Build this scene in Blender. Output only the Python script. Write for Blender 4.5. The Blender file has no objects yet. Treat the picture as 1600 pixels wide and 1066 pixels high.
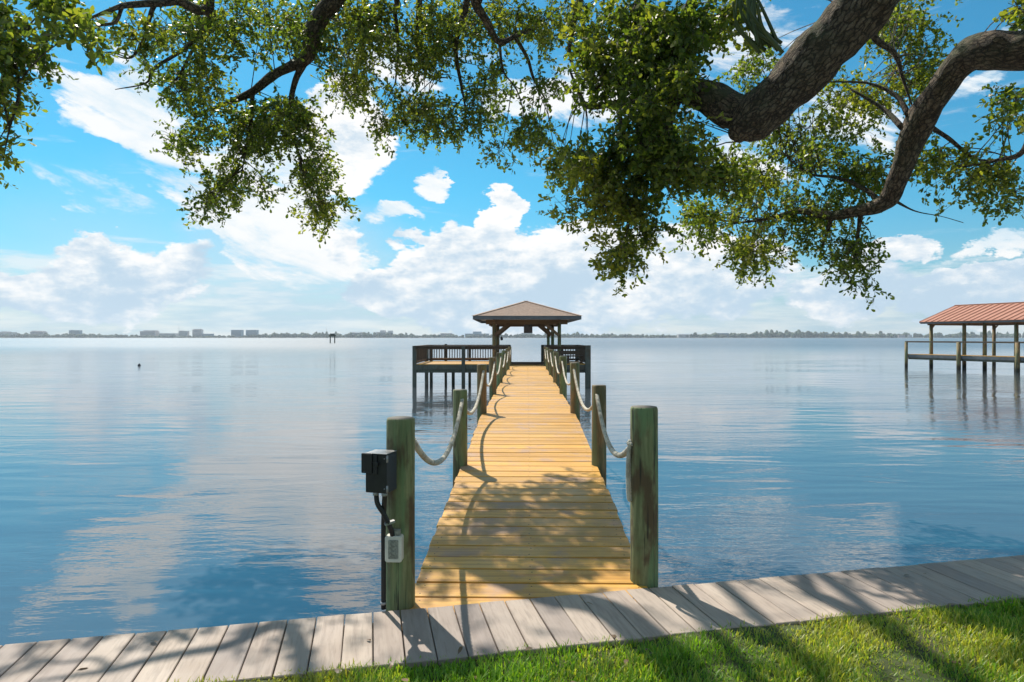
import bpy, math, random
import numpy as np
from mathutils import Vector, Matrix, noise as mnoise
random.seed(7)
rng = np.random.default_rng(7)
R = math.radians
scene = bpy.context.scene
C = scene.collection

# ------------------------------------------------------------------ camera, light, exposure
F = 1024.0                     # focal length in photo pixels (1600 wide)
CAMZ = 2.0                     # the water is z = 0
cam_data = bpy.data.cameras.new('camera')
cam_data.sensor_width = 36.0
cam_data.lens = 36.0 * F / 1600.0
cam_data.shift_y = -0.0035
cam_data.clip_start = 0.05
cam_data.clip_end = 20000
cam = bpy.data.objects.new('camera', cam_data)
cam.location = (0, 0, CAMZ)
cam.rotation_euler = (R(90), 0, 0)
C.objects.link(cam)
scene.camera = cam

SUN_AZ, SUN_EL = -30.0, 51.0   # degrees: left of straight ahead, above the horizon
to_sun = Vector((math.sin(R(SUN_AZ)) * math.cos(R(SUN_EL)), math.cos(R(SUN_AZ)) * math.cos(R(SUN_EL)), math.sin(R(SUN_EL))))
sd = bpy.data.lights.new('sun', 'SUN')
sd.energy = 5.0
sd.angle = R(0.53)
sd.color = (1.0, 0.93, 0.82)
sun = bpy.data.objects.new('sun', sd)
sun.rotation_euler = (-to_sun).to_track_quat('-Z', 'Y').to_euler()
sun.location = (-20, 30, 60)
C.objects.link(sun)

scene.view_settings.view_transform = 'Standard'
scene.view_settings.look = 'None'
scene.view_settings.exposure = 0.32
scene.view_settings.gamma = 1.0
scene.view_settings.use_curve_mapping = False
scene.cycles.max_bounces = 8
scene.cycles.transparent_max_bounces = 8
scene.cycles.volume_bounces = 0
scene.cycles.use_denoising = True


class N:
    """tiny expression helper over shader nodes"""
    def __init__(self, nt):
        self.nt = nt
    def new(self, t, **kw):
        n = self.nt.nodes.new(t)
        for k, v in kw.items():
            setattr(n, k, v)
        return n
    def put(self, sock, v):
        if isinstance(v, bpy.types.NodeSocket):
            self.nt.links.new(v, sock)
        elif v is not None:
            if sock.type == 'RGBA' and len(v) == 3:
                v = (*v, 1.0)
            sock.default_value = v
    def m(self, op, a, b=None, c=None, clamp=False):
        n = self.new('ShaderNodeMath', operation=op, use_clamp=clamp)
        self.put(n.inputs[0], a)
        if b is not None: self.put(n.inputs[1], b)
        if c is not None: self.put(n.inputs[2], c)
        return n.outputs[0]
    def v(self, op, a, b=None):
        n = self.new('ShaderNodeVectorMath', operation=op)
        self.put(n.inputs[0], a)
        if b is not None:
            self.put(n.inputs['Scale' if op == 'SCALE' else 1], b)
        return n.outputs['Value'] if op in ('DOT_PRODUCT', 'LENGTH') else n.outputs[0]
    def smooth(self, x, lo, hi, a=0.0, b=1.0):
        n = self.new('ShaderNodeMapRange', interpolation_type='SMOOTHSTEP')
        for s, val in zip(n.inputs[:5], (x, lo, hi, a, b)): self.put(s, val)
        return n.outputs[0]
    def lin(self, x, lo, hi, a=0.0, b=1.0):
        n = self.new('ShaderNodeMapRange')
        for s, val in zip(n.inputs[:5], (x, lo, hi, a, b)): self.put(s, val)
        return n.outputs[0]
    def mix(self, f, a, b, blend='MIX'):
        n = self.new('ShaderNodeMix', data_type='RGBA', blend_type=blend)
        self.put(n.inputs[0], f); self.put(n.inputs[6], a); self.put(n.inputs[7], b)
        return n.outputs[2]
    def noise(self, vec, scale, detail=4.0, rough=0.5, dist=0.0, dim='3D'):
        n = self.new('ShaderNodeTexNoise', noise_dimensions=dim)
        self.put(n.inputs['Vector'], vec)
        n.inputs['Scale'].default_value = scale
        n.inputs['Detail'].default_value = detail
        n.inputs['Roughness'].default_value = rough
        n.inputs['Distortion'].default_value = dist
        return n.outputs['Fac']
    def xyz(self, vec):
        n = self.new('ShaderNodeSeparateXYZ'); self.put(n.inputs[0], vec)
        return n.outputs
    def comb(self, x, y, z):
        n = self.new('ShaderNodeCombineXYZ')
        self.put(n.inputs[0], x); self.put(n.inputs[1], y); self.put(n.inputs[2], z)
        return n.outputs[0]


def build_world():
    w = bpy.data.worlds.new('World')
    scene.world = w
    w.use_nodes = True
    nt = w.node_tree
    nt.nodes.clear()
    n = N(nt)
    sky = n.new('ShaderNodeTexSky', sky_type='NISHITA')
    sky.sun_disc = False
    sky.sun_elevation = R(SUN_EL)
    sky.sun_rotation = R(SUN_AZ)
    sky.air_density = 1.0
    sky.dust_density = 0.4
    sky.ozone_density = 1.6
    d = n.new('ShaderNodeTexCoord').outputs['Generated']
    dx, dy, dz = n.xyz(d)
    az = n.m('ARCTAN2', dx, dy)
    el = n.m('ARCSINE', dz)
    # the air is clear and cyan: a colour grade over the whole sky
    base = n.mix(1.0, sky.outputs[0], n.mix(n.smooth(el, 0.0, 0.24), (0.74, 1.0, 1.12), (0.34, 1.20, 1.36)), 'MULTIPLY')
    # billowing noise, flattened towards the horizon
    nv = n.comb(dx, dy, n.m('MULTIPLY', dz, 2.0))
    big = n.noise(nv, 3.2, 3.0, 0.5)
    bil = n.noise(nv, 9.0, 9.0, 0.62)
    bil2 = n.noise(n.v('ADD', nv, (3.1, 1.7, 5.2)), 9.0, 9.0, 0.62)
    puff = n.noise(nv, 26.0, 6.0, 0.6)
    waz = n.m('ADD', az, n.m('MULTIPLY', n.m('SUBTRACT', bil, 0.5), 0.17))
    wel = n.m('ADD', el, n.m('MULTIPLY', n.m('SUBTRACT', bil2, 0.5), 0.12))
    V = n.comb(waz, wel, 1.0)

    def blobs(rows):
        total = None
        for px, py, rx, ry, ang, amp in rows:
            a0 = math.atan((px - 800) / F)
            e0 = math.atan((528 - py) / F * math.cos(a0))
            sx, sy = rx / F * math.cos(a0) ** 2, ry / F * math.cos(a0)
            c, s = math.cos(R(ang)), math.sin(R(ang))
            u = n.v('DOT_PRODUCT', V, (c / sx, s / sx, -(a0 * c + e0 * s) / sx))
            v = n.v('DOT_PRODUCT', V, (-s / sy, c / sy, (a0 * s - e0 * c) / sy))
            q = n.m('MULTIPLY_ADD', u, u, n.m('MULTIPLY', v, v))
            g = n.m('MULTIPLY', n.m('SUBTRACT', 1.0, q), amp)
            g = n.m('MAXIMUM', g, 0.0)
            total = g if total is None else n.m('MAXIMUM', total, g)
        return total

    cumulus = blobs([
        (810, 452, 270, 100, 0, 1.0), (782, 350, 42, 66, 0, 1.0), (690, 408, 100, 56, 12, 1.0), (900, 420, 160, 80, 0, 1.0),
        (1080, 430, 180, 90, 0, .9), (610, 440, 110, 44, 15, .9), (1540, 452, 190, 52, 14, 1.0), (1390, 400, 90, 28, 12, .9),
        (1320, 455, 130, 55, 0, .7), (545, 215, 90, 95, 30, 1.0), (180, 440, 200, 66, 12, .9), (60, 455, 170, 50, 0, .8), (525, 385, 50, 40, 0, .7),
    ])
    wisps = blobs([
        (430, 300, 140, 130, 0, .72), (470, 400, 120, 60, 0, .7), (270, 240, 200, 46, -24, .8), (190, 168, 200, 36, -18, .85),
        (330, 325, 170, 50, -36, .75), (210, 115, 80, 60, 0, .7), (850, 150, 110, 40, 10, .9), (605, 338, 60, 20, 5, .8), (675, 288, 30, 18, 0, .7),
        (1555, 385, 120, 14, 8, .75), (1500, 150, 90, 26, 0, .6), (1560, 60, 70, 24, 0, .5), (140, 300, 120, 40, -20, .35), (980, 120, 200, 70, 8, .7), (1240, 230, 190, 70, 10, .65), (1120, 70, 200, 60, 0, .5), (640, 110, 160, 50, 0, .4), (1400, -140, 260, 70, 6, .6),
    ])
    wn = n.noise(n.comb(n.m('MULTIPLY_ADD', az, 5.0, n.m('MULTIPLY', el, -2.0)), n.m('MULTIPLY_ADD', el, 19.0, n.m('MULTIPLY', az, 6.5)), 0.0), 1.0, 8.0, 0.62, 0.7)
    # scattered fair-weather clouds over the whole sky, thicker bank near the horizon
    bank = n.smooth(el, 0.0, 0.16, 0.62, 0.0)
    flat = n.noise(n.comb(dx, dy, n.m('MULTIPLY', dz, 7.0)), 7.0, 7.0, 0.6)
    scat = n.smooth(n.m('MULTIPLY_ADD', bil, 0.5, n.m('MULTIPLY', big, 0.7)), 0.58, 0.72, 0.0, 0.8)
    back = n.smooth(n.m('ABSOLUTE', az), 0.75, 1.1, 0.0, 1.0)
    high = n.smooth(el, 0.46, 0.62, 0.0, 1.0)
    scat = n.m('MULTIPLY', scat, n.m('MAXIMUM', back, high))
    dens = n.m('MAXIMUM', cumulus, scat)
    edge = n.m('MULTIPLY_ADD', n.m('SUBTRACT', puff, 0.5), 0.55, n.m('MULTIPLY_ADD', n.m('SUBTRACT', bil, 0.5), 0.8, dens))
    a1 = n.smooth(edge, 0.16, 0.36)
    a2 = n.m('MULTIPLY', n.smooth(n.m('MULTIPLY_ADD', n.m('SUBTRACT', flat, 0.5), 1.5, bank), 0.14, 0.5), 0.72)
    a3 = n.m('MULTIPLY', n.smooth(n.m('MULTIPLY', n.m('MULTIPLY_ADD', n.m('SUBTRACT', wn, 0.5), 2.6, n.m('MULTIPLY_ADD', n.m('SUBTRACT', puff, 0.5), 0.6, wisps)), n.smooth(wisps, 0.0, 0.25)), 0.08, 0.62), 0.96)
    veil = n.smooth(blobs([(450, 420, 230, 150, 0, 1.0), (200, 380, 240, 160, 0, .4)]), 0.0, 0.9, 0.0, 0.5)
    # cloud self shading: bright crowns, blue-grey hollows and bases
    lit = n.m('MULTIPLY_ADD', n.m('SUBTRACT', bil2, 0.5), 1.6, n.m('MULTIPLY_ADD', n.m('SUBTRACT', puff, 0.5), 1.1, 0.55))
    lit = n.m('ADD', lit, n.smooth(el, 0.02, 0.22, -0.22, 0.22))
    lit = n.m('SUBTRACT', lit, n.smooth(edge, 0.5, 1.2, 0.0, 0.16))
    lit = n.smooth(lit, 0.22, 0.74)
    ccol = n.mix(lit, (5.9, 7.7, 9.3), (11.4, 11.4, 11.3))
    bcol = n.mix(n.smooth(flat, 0.35, 0.65), (4.6, 7.0, 9.0), (9.8, 10.2, 10.5))
    col = n.mix(veil, base, (6.4, 8.3, 9.8))
    col = n.mix(a2, col, bcol)
    col = n.mix(a3, col, n.mix(n.smooth(n.m('MULTIPLY_ADD', bil2, 0.6, n.m('MULTIPLY', wn, 0.5)), 0.44, 0.62), (8.0, 9.5, 10.5), (11.2, 11.2, 11.1)))
    col = n.mix(a1, col, ccol)
    bg = n.new('ShaderNodeBackground')
    n.put(bg.inputs[0], col)
    bg.inputs[1].default_value = 0.073
    out = n.new('ShaderNodeOutputWorld')
    nt.links.new(bg.outputs[0], out.inputs[0])
    w.cycles.sampling_method = 'MANUAL'
    w.cycles.sample_map_resolution = 1024


build_world()


# ------------------------------------------------------------------ helpers
def at(px, py, D):
    """a point of the place, D metres ahead, from where it shows in the photograph"""
    return Vector(((px - 800) / F * D, D, CAMZ + (527.4 - py) / F * D))


def link(o, parent=None):
    C.objects.link(o)
    if parent is not None:
        o.parent = parent
    return o


def tag(o, label=None, cat=None, group=None, kind=None):
    if label: o['label'] = label
    if cat: o['category'] = cat
    if group: o['group'] = group
    if kind: o['kind'] = kind
    return o


def empty(name, loc, rz=0.0):
    o = bpy.data.objects.new(name, None)
    o.empty_display_size = 0.2
    o.location = loc
    o.rotation_euler = (0, 0, rz)
    return link(o)


def fast_mesh(name, verts, faces, smooth=False):
    """verts (n,3) and faces (m,k), k the same for all"""
    verts = np.asarray(verts, dtype=np.float32)
    faces = np.asarray(faces, dtype=np.int32)
    me = bpy.data.meshes.new(name)
    k = faces.shape[1]
    me.vertices.add(len(verts)); me.vertices.foreach_set('co', verts.ravel())
    me.loops.add(faces.size); me.loops.foreach_set('vertex_index', faces.ravel())
    me.polygons.add(len(faces))
    me.polygons.foreach_set('loop_start', np.arange(0, faces.size, k, dtype=np.int32))
    if smooth:
        me.polygons.foreach_set('use_smooth', np.ones(len(faces), dtype=bool))
    me.update(calc_edges=True)
    return me


class MB:
    """collects shapes into one mesh"""
    def __init__(self):
        self.v, self.f, self.sm = [], [], []
    def add(self, vs, fs, smooth=False, M=None):
        o = len(self.v)
        for p in vs:
            p = Vector(p)
            self.v.append(tuple(M @ p) if M is not None else tuple(p))
        for f in fs:
            self.f.append(tuple(i + o for i in f)); self.sm.append(smooth)
        return self
    def box(self, a, b, ch=0.0, M=None):
        (x0, y0, z0), (x1, y1, z1) = a, b
        if ch <= 0:
            vs = [(x0, y0, z0), (x1, y0, z0), (x1, y1, z0), (x0, y1, z0), (x0, y0, z1), (x1, y0, z1), (x1, y1, z1), (x0, y1, z1)]
            return self.add(vs, [(3, 2, 1, 0), (4, 5, 6, 7), (0, 1, 5, 4), (1, 2, 6, 5), (2, 3, 7, 6), (3, 0, 4, 7)], False, M)
        c = ch
        rings = [(z0, c), (z0 + c, 0), (z1 - c, 0), (z1, c)]
        vs, fs = [], []
        for z, i in rings:
            vs += [(x0 + i, y0 + i, z), (x1 - i, y0 + i, z), (x1 - i, y1 - i, z), (x0 + i, y1 - i, z)]
        for k in range(3):
            for j in range(4):
                a_, b_ = k * 4 + j, k * 4 + (j + 1) % 4
                fs.append((a_, b_, b_ + 4, a_ + 4))
        fs += [(3, 2, 1, 0), (12, 13, 14, 15)]
        return self.add(vs, fs, False, M)
    def bar(self, p, q, w, h, up=(0, 0, 1), ch=0.0):
        """a straight timber from p to q, w wide and h high, centred"""
        p, q = Vector(p), Vector(q)
        d = q - p
        L = d.length
        x = d.normalized()
        y = Vector(up).cross(x)
        if y.length < 1e-5: y = Vector((0, 1, 0)).cross(x)
        y.normalize()
        z = x.cross(y)
        M = Matrix((x, y, z)).transposed().to_4x4()
        M.translation = p
        return self.box((0, -w / 2, -h / 2), (L, w / 2, h / 2), ch, M)
    def lathe(self, prof, n=16, M=None, wob=None, smooth=True):
        vs, fs = [], []
        for i, (r, z) in enumerate(prof):
            for j in range(n):
                a = 2 * math.pi * j / n
                k = 1.0 if wob is None else wob(i, j, a, z)
                vs.append((r * k * math.cos(a), r * k * math.sin(a), z))
        for i in range(len(prof) - 1):
            for j in range(n):
                a_, b_ = i * n + j, i * n + (j + 1) % n
                fs.append((a_, b_, b_ + n, a_ + n))
        fs.append(tuple(range(n - 1, -1, -1)))
        fs.append(tuple((len(prof) - 1) * n + j for j in range(n)))
        return self.add(vs, fs, smooth, M)
    def tube(self, pts, rad, n=8, caps=True):
        pts = [Vector(p) for p in pts]
        if not hasattr(rad, '__len__'): rad = [rad] * len(pts)
        vs, fs = [], []
        nrm = None
        for i, p in enumerate(pts):
            t = (pts[min(i + 1, len(pts) - 1)] - pts[max(i - 1, 0)]).normalized()
            if nrm is None:
                nrm = t.orthogonal().normalized()
            else:
                nrm = (nrm - t * nrm.dot(t)).normalized()
            b = t.cross(nrm)
            for j in range(n):
                a = 2 * math.pi * j / n
                vs.append(p + (nrm * math.cos(a) + b * math.sin(a)) * rad[i])
        for i in range(len(pts) - 1):
            for j in range(n):
                a_, b_ = i * n + j, i * n + (j + 1) % n
                fs.append((a_, b_, b_ + n, a_ + n))
        if caps:
            fs.append(tuple(range(n - 1, -1, -1)))
            fs.append(tuple((len(pts) - 1) * n + j for j in range(n)))
        return self.add(vs, fs, True)
    def mesh(self, name):
        me = bpy.data.meshes.new(name)
        me.from_pydata(self.v, [], self.f)
        me.polygons.foreach_set('use_smooth', self.sm)
        me.update()
        return me
    def build(self, name, mat, parent=None, loc=None):
        me = self.mesh(name)
        me.materials.append(mat)
        o = bpy.data.objects.new(name, me)
        if loc is not None: o.location = loc
        return link(o, parent)


def obj(name, me, mat, parent=None, loc=None, rot=None):
    if mat is not None and not me.materials:
        me.materials.append(mat)
    o = bpy.data.objects.new(name, me)
    if loc is not None: o.location = loc
    if rot is not None: o.rotation_euler = rot
    return link(o, parent)


def spline(pts, n):
    """Catmull-Rom through rows of numbers"""
    P = np.array(pts, dtype=float)
    P = np.vstack([2 * P[0] - P[1], P, 2 * P[-1] - P[-2]])
    out = []
    segs = len(P) - 3
    for s in range(segs):
        p0, p1, p2, p3 = P[s:s + 4]
        for t in np.linspace(0, 1, n, endpoint=False):
            out.append(0.5 * (2 * p1 + (p2 - p0) * t + (2 * p0 - 5 * p1 + 4 * p2 - p3) * t * t + (3 * p1 - p0 - 3 * p2 + p3) * t ** 3))
    out.append(P[-2])
    return np.array(out)


# ------------------------------------------------------------------ materials
def mat(name):
    m = bpy.data.materials.new(name)
    m.use_nodes = True
    nt = m.node_tree
    nt.nodes.clear()
    n = N(nt)
    b = n.new('ShaderNodeBsdfPrincipled')
    o = n.new('ShaderNodeOutputMaterial')
    nt.links.new(b.outputs[0], o.inputs[0])
    return m, n, b, o


def bump(n, b, h, strength=0.3, dist=0.01):
    k = n.new('ShaderNodeBump')
    k.inputs['Strength'].default_value = strength
    k.inputs['Distance'].default_value = dist
    n.put(k.inputs['Height'], h)
    n.nt.links.new(k.outputs[0], b.inputs['Normal'])
    return k


def plain(name, col, rough=0.6, var=0.25, scale=8.0, metal=0.0, bstr=0.0):
    m, n, b, o = mat(name)
    p = n.new('ShaderNodeTexCoord').outputs['Object']
    f = n.noise(p, scale, 5.0, 0.6)
    dark = tuple(c * (1 - var) for c in col)
    light = tuple(min(1, c * (1 + var)) for c in col)
    n.put(b.inputs['Base Color'], n.mix(n.smooth(f, 0.3, 0.7), dark, light))
    b.inputs['Roughness'].default_value = rough
    b.inputs['Metallic'].default_value = metal
    if bstr: bump(n, b, f, bstr, 0.01)
    return m


def plank_mat(name, cols, along='X', grain=1.0, rough=0.55, stain=None, knots=True, bstr=0.35):
    """sawn boards: grain along an axis, each board its own tone"""
    m, n, b, o = mat(name)
    p = n.new('ShaderNodeTexCoord').outputs['Object']
    rnd = n.new('ShaderNodeObjectInfo').outputs['Random']
    off = n.v('SCALE', (37.0, 91.0, 53.0), rnd)
    p = n.v('ADD', p, off)
    st = {'X': (1.2, 28.0, 28.0), 'Y': (28.0, 1.2, 28.0), 'Z': (28.0, 28.0, 1.2)}[along]
    gv = n.v('MULTIPLY', p, st)
    g = n.noise(gv, 1.0 * grain, 6.0, 0.65, 0.8)
    fine = n.noise(n.v('MULTIPLY', gv, (2.0, 5.0, 5.0)), 1.0, 3.0, 0.6)
    c = n.mix(n.smooth(g, 0.32, 0.68), cols[0], cols[1])
    c = n.mix(n.smooth(rnd, 0.0, 1.0, 0.0, 0.55), c, cols[2])
    rnd2 = n.m('FRACT', n.m('MULTIPLY', rnd, 7.31))
    c = n.mix(1.0, c, n.mix(rnd2, (0.70, 0.70, 0.72), (1.10, 1.10, 1.05)), 'MULTIPLY')
    pat = n.noise(p, 2.6, 4.0, 0.6)
    if stain:
        c = n.mix(n.smooth(pat, 0.50, 0.70, 0.0, 0.8), c, stain)
    if knots:
        vo = n.new('ShaderNodeTexVoronoi')
        n.put(vo.inputs['Vector'], n.v('MULTIPLY', p, (2.2, 7.0, 7.0)))
        k = n.smooth(vo.outputs['Distance'], 0.06, 0.13, 0.65, 0.0)
        c = n.mix(k, c, tuple(x * 0.35 for x in cols[0]))
    c = n.mix(n.smooth(fine, 0.30, 0.55, 0.35, 0.0), c, tuple(x * 0.45 for x in cols[0]))
    n.put(b.inputs['Base Color'], c)
    n.put(b.inputs['Roughness'], n.lin(pat, 0.3, 0.7, rough - 0.1, rough + 0.15))
    bump(n, b, n.m('MULTIPLY_ADD', fine, 0.5, g), bstr, 0.004)
    return m


def piling_mat(name, cols, algae):
    """treated round timber: vertical weather streaks, algae, drying checks, wet dark foot"""
    m, n, b, o = mat(name)
    tc = n.new('ShaderNodeTexCoord')
    p = tc.outputs['Object']
    rnd = n.new('ShaderNodeObjectInfo').outputs['Random']
    p = n.v('ADD', p, n.v('SCALE', (17.0, 41.0, 29.0), rnd))
    z = n.xyz(n.new('ShaderNodeNewGeometry').outputs['Position'])[2]
    s1 = n.noise(n.v('MULTIPLY', p, (16.0, 16.0, 1.5)), 1.0, 6.0, 0.62, 0.6)
    s2 = n.noise(n.v('MULTIPLY', p, (45.0, 45.0, 2.0)), 1.0, 4.0, 0.6)
    pat = n.noise(n.v('MULTIPLY', p, (5.0, 5.0, 2.4)), 1.0, 4.0, 0.6)
    c = n.mix(n.smooth(s1, 0.35, 0.65), cols[0], cols[1])
    c = n.mix(n.smooth(pat, 0.46, 0.60, 0.0, 0.92), c, cols[2])
    alg = n.noise(n.v('MULTIPLY', p, (9.0, 9.0, 1.1)), 1.0, 5.0, 0.6, 0.5)
    c = n.mix(n.smooth(alg, 0.46, 0.62, 0.0, 0.8), c, algae)
    c = n.mix(n.smooth(s2, 0.32, 0.44, 0.85, 0.0), c, (0.018, 0.016, 0.010))
    wet = n.smooth(n.m('MULTIPLY_ADD', pat, 0.25, z), 0.28, 0.55, 0.85, 0.0)
    c = n.mix(wet, c, (0.014, 0.015, 0.011))
    nz = n.xyz(n.new('ShaderNodeNewGeometry').outputs['Normal'])[2]
    c = n.mix(n.smooth(nz, 0.6, 0.95), c, n.mix(pat, (0.09, 0.08, 0.065), (0.20, 0.18, 0.15)))
    n.put(b.inputs['Base Color'], c)
    b.inputs['Roughness'].default_value = 0.75
    bump(n, b, n.m('MULTIPLY_ADD', s2, 0.8, s1), 0.9, 0.012)
    return m


M = {}
M['deck'] = plank_mat('sealed_deck_pine', [(0.48, 0.215, 0.022), (0.76, 0.42, 0.065), (0.62, 0.35, 0.09)], 'X', 1.0, 0.5, (0.40, 0.26, 0.19))
M['cap'] = plank_mat('greige_composite_board', [(0.37, 0.295, 0.25), (0.45, 0.37, 0.315), (0.40, 0.335, 0.29)], 'Y', 0.9, 0.7, None, False, 0.2)
M['piling'] = piling_mat('green_treated_piling', [(0.12, 0.14, 0.055), (0.27, 0.28, 0.13), (0.10, 0.06, 0.028)], (0.15, 0.24, 0.10))
M['post'] = piling_mat('brown_treated_post', [(0.17, 0.10, 0.04), (0.33, 0.22, 0.10), (0.12, 0.11, 0.05)], (0.14, 0.19, 0.09))
M['frame'] = plank_mat('weathered_green_timber', [(0.075, 0.093, 0.08), (0.14, 0.16, 0.13), (0.11, 0.115, 0.095)], 'Z', 1.0, 0.75, (0.10, 0.075, 0.05), False)
M['rail'] = plank_mat('dark_rail_timber', [(0.065, 0.046, 0.033), (0.13, 0.09, 0.062), (0.10, 0.075, 0.05)], 'X', 1.0, 0.7, None, False)
M['beam'] = plank_mat('gazebo_beam_timber', [(0.15, 0.085, 0.042), (0.26, 0.155, 0.08), (0.20, 0.13, 0.07)], 'X', 1.0, 0.7, None, False)
M['fascia'] = plain('grey_blue_fascia', (0.12, 0.135, 0.145), 0.6, 0.2, 3.0)
M['concrete'] = plain('seawall_concrete', (0.30, 0.28, 0.25), 0.9, 0.3, 4.0, 0, 0.4)
M['black'] = plain('black_enamel', (0.012, 0.012, 0.013), 0.45, 0.3, 20.0)
M['hose'] = plain('black_conduit_rubber', (0.014, 0.014, 0.015), 0.55, 0.3, 30.0)
M['steel'] = plain('grey_clamp_steel', (0.32, 0.32, 0.32), 0.4, 0.25, 30.0, 0.6)
M['white'] = plain('yellowed_white_plastic', (0.62, 0.60, 0.52), 0.45, 0.12, 12.0)
M['socket'] = plain('grey_socket_plastic', (0.22, 0.23, 0.20), 0.5, 0.4, 60.0)
M['motor'] = plain('dark_motor_box', (0.075, 0.062, 0.062), 0.5, 0.3, 8.0)
M['moss'] = plain('dark_float', (0.015, 0.016, 0.02), 0.5, 0.3, 20.0)


def rope_mat():
    m, n, b, o = mat('weathered_dock_rope')
    p = n.new('ShaderNodeTexCoord').outputs['Object']
    f = n.noise(p, 14.0, 5.0, 0.6)
    g = n.noise(p, 160.0, 3.0, 0.6)
    c = n.mix(n.smooth(f, 0.4, 0.68), (0.62, 0.57, 0.47), (0.36, 0.31, 0.23))
    c = n.mix(n.smooth(g, 0.3, 0.5, 0.45, 0.0), c, (0.22, 0.19, 0.14))
    n.put(b.inputs['Base Color'], c)
    b.inputs['Roughness'].default_value = 0.9
    bump(n, b, g, 0.4, 0.002)
    return m
M['rope'] = rope_mat()


def shingle_mat():
    m, n, b, o = mat('brown_asphalt_shingle')
    p = n.new('ShaderNodeTexCoord').outputs['Object']
    br = n.new('ShaderNodeTexVoronoi')
    n.put(br.inputs['Vector'], n.v('MULTIPLY', p, (4.0, 4.0, 18.0)))
    f = n.noise(p, 2.0, 5.0, 0.7)
    c = n.mix(n.xyz(br.outputs['Color'])[0], (0.26, 0.18, 0.135), (0.46, 0.33, 0.25))
    c = n.mix(n.smooth(f, 0.4, 0.7, 0.0, 0.5), c, (0.28, 0.22, 0.18))
    n.put(b.inputs['Base Color'], c)
    b.inputs['Roughness'].default_value = 0.9
    bump(n, b, n.noise(p, 60.0, 2.0, 0.5), 0.5, 0.006)
    return m
M['shingle'] = shingle_mat()


def copper_mat():
    m, n, b, o = mat('faded_red_metal_roof')
    p = n.new('ShaderNodeTexCoord').outputs['Object']
    rnd = n.new('ShaderNodeObjectInfo').outputs['Random']
    f = n.noise(p, 1.3, 5.0, 0.6)
    c = n.mix(n.smooth(f, 0.35, 0.65), (0.38, 0.165, 0.10), (0.47, 0.225, 0.145))
    c = n.mix(n.m('MULTIPLY', rnd, 0.35), c, (0.44, 0.19, 0.13))
    n.put(b.inputs['Base Color'], c)
    b.inputs['Roughness'].default_value = 0.5
    b.inputs['Metallic'].default_value = 0.1
    return m
M['metal_roof'] = copper_mat()


def bark_mat():
    m, n, b, o = mat('live_oak_bark')
    p = n.new('ShaderNodeTexCoord').outputs['Object']
    at_ = n.new('ShaderNodeAttribute', attribute_name='grain')
    q = n.v('MULTIPLY', at_.outputs['Vector'], (1.0, 1.0, 0.42))
    nz = n.new('ShaderNodeTexNoise'); nz.inputs['Scale'].default_value = 9.0; nz.inputs['Detail'].default_value = 5.0
    nz.inputs['Roughness'].default_value = 0.65
    n.put(nz.inputs['Vector'], p)
    w = n.v('ADD', q, n.v('SCALE', nz.outputs['Color'], 0.085))
    vo = n.new('ShaderNodeTexVoronoi', feature='DISTANCE_TO_EDGE')
    n.put(vo.inputs['Vector'], w); vo.inputs['Scale'].default_value = 26.0
    vo2 = n.new('ShaderNodeTexVoronoi', feature='DISTANCE_TO_EDGE')
    n.put(vo2.inputs['Vector'], n.v('ADD', w, n.v('SCALE', nz.outputs['Color'], 0.03))); vo2.inputs['Scale'].default_value = 75.0
    fis = n.smooth(vo.outputs['Distance'], 0.015, 0.20)
    fis2 = n.smooth(vo2.outputs['Distance'], 0.0, 0.25)
    f = n.noise(p, 11.0, 9.0, 0.72)
    rg = n.noise(n.v('MULTIPLY', at_.outputs['Vector'], (46.0, 46.0, 13.0)), 1.0, 6.0, 0.7, 1.2)
    rg = n.smooth(n.m('ABSOLUTE', n.m('SUBTRACT', rg, 0.5)), 0.0, 0.09)
    fis = n.m('MULTIPLY', fis, n.m('MULTIPLY_ADD', rg, 0.35, 0.65))
    c = n.mix(n.smooth(f, 0.35, 0.65), (0.24, 0.165, 0.11), (0.60, 0.47, 0.34))
    c = n.mix(n.m('MULTIPLY', n.m('SUBTRACT', 1.0, n.m('MULTIPLY', fis, n.m('MULTIPLY_ADD', fis2, 0.4, 0.6))), 0.95), c, (0.030, 0.020, 0.013))
    up = n.xyz(n.new('ShaderNodeNewGeometry').outputs['Normal'])[2]
    ms = n.noise(p, 3.2, 5.0, 0.65)
    moss = n.m('MULTIPLY', n.smooth(ms, 0.46, 0.62), n.smooth(up, -0.5, 0.5, 0.15, 0.9))
    c = n.mix(moss, c, n.mix(f, (0.075, 0.095, 0.04), (0.24, 0.26, 0.15)))
    n.put(b.inputs['Base Color'], c)
    b.inputs['Roughness'].default_value = 0.9
    bump(n, b, n.m('MULTIPLY_ADD', fis2, 0.35, n.m('MULTIPLY_ADD', f, 0.6, fis)), 1.0, 0.035)
    return m
M['bark'] = bark_mat()


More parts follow.
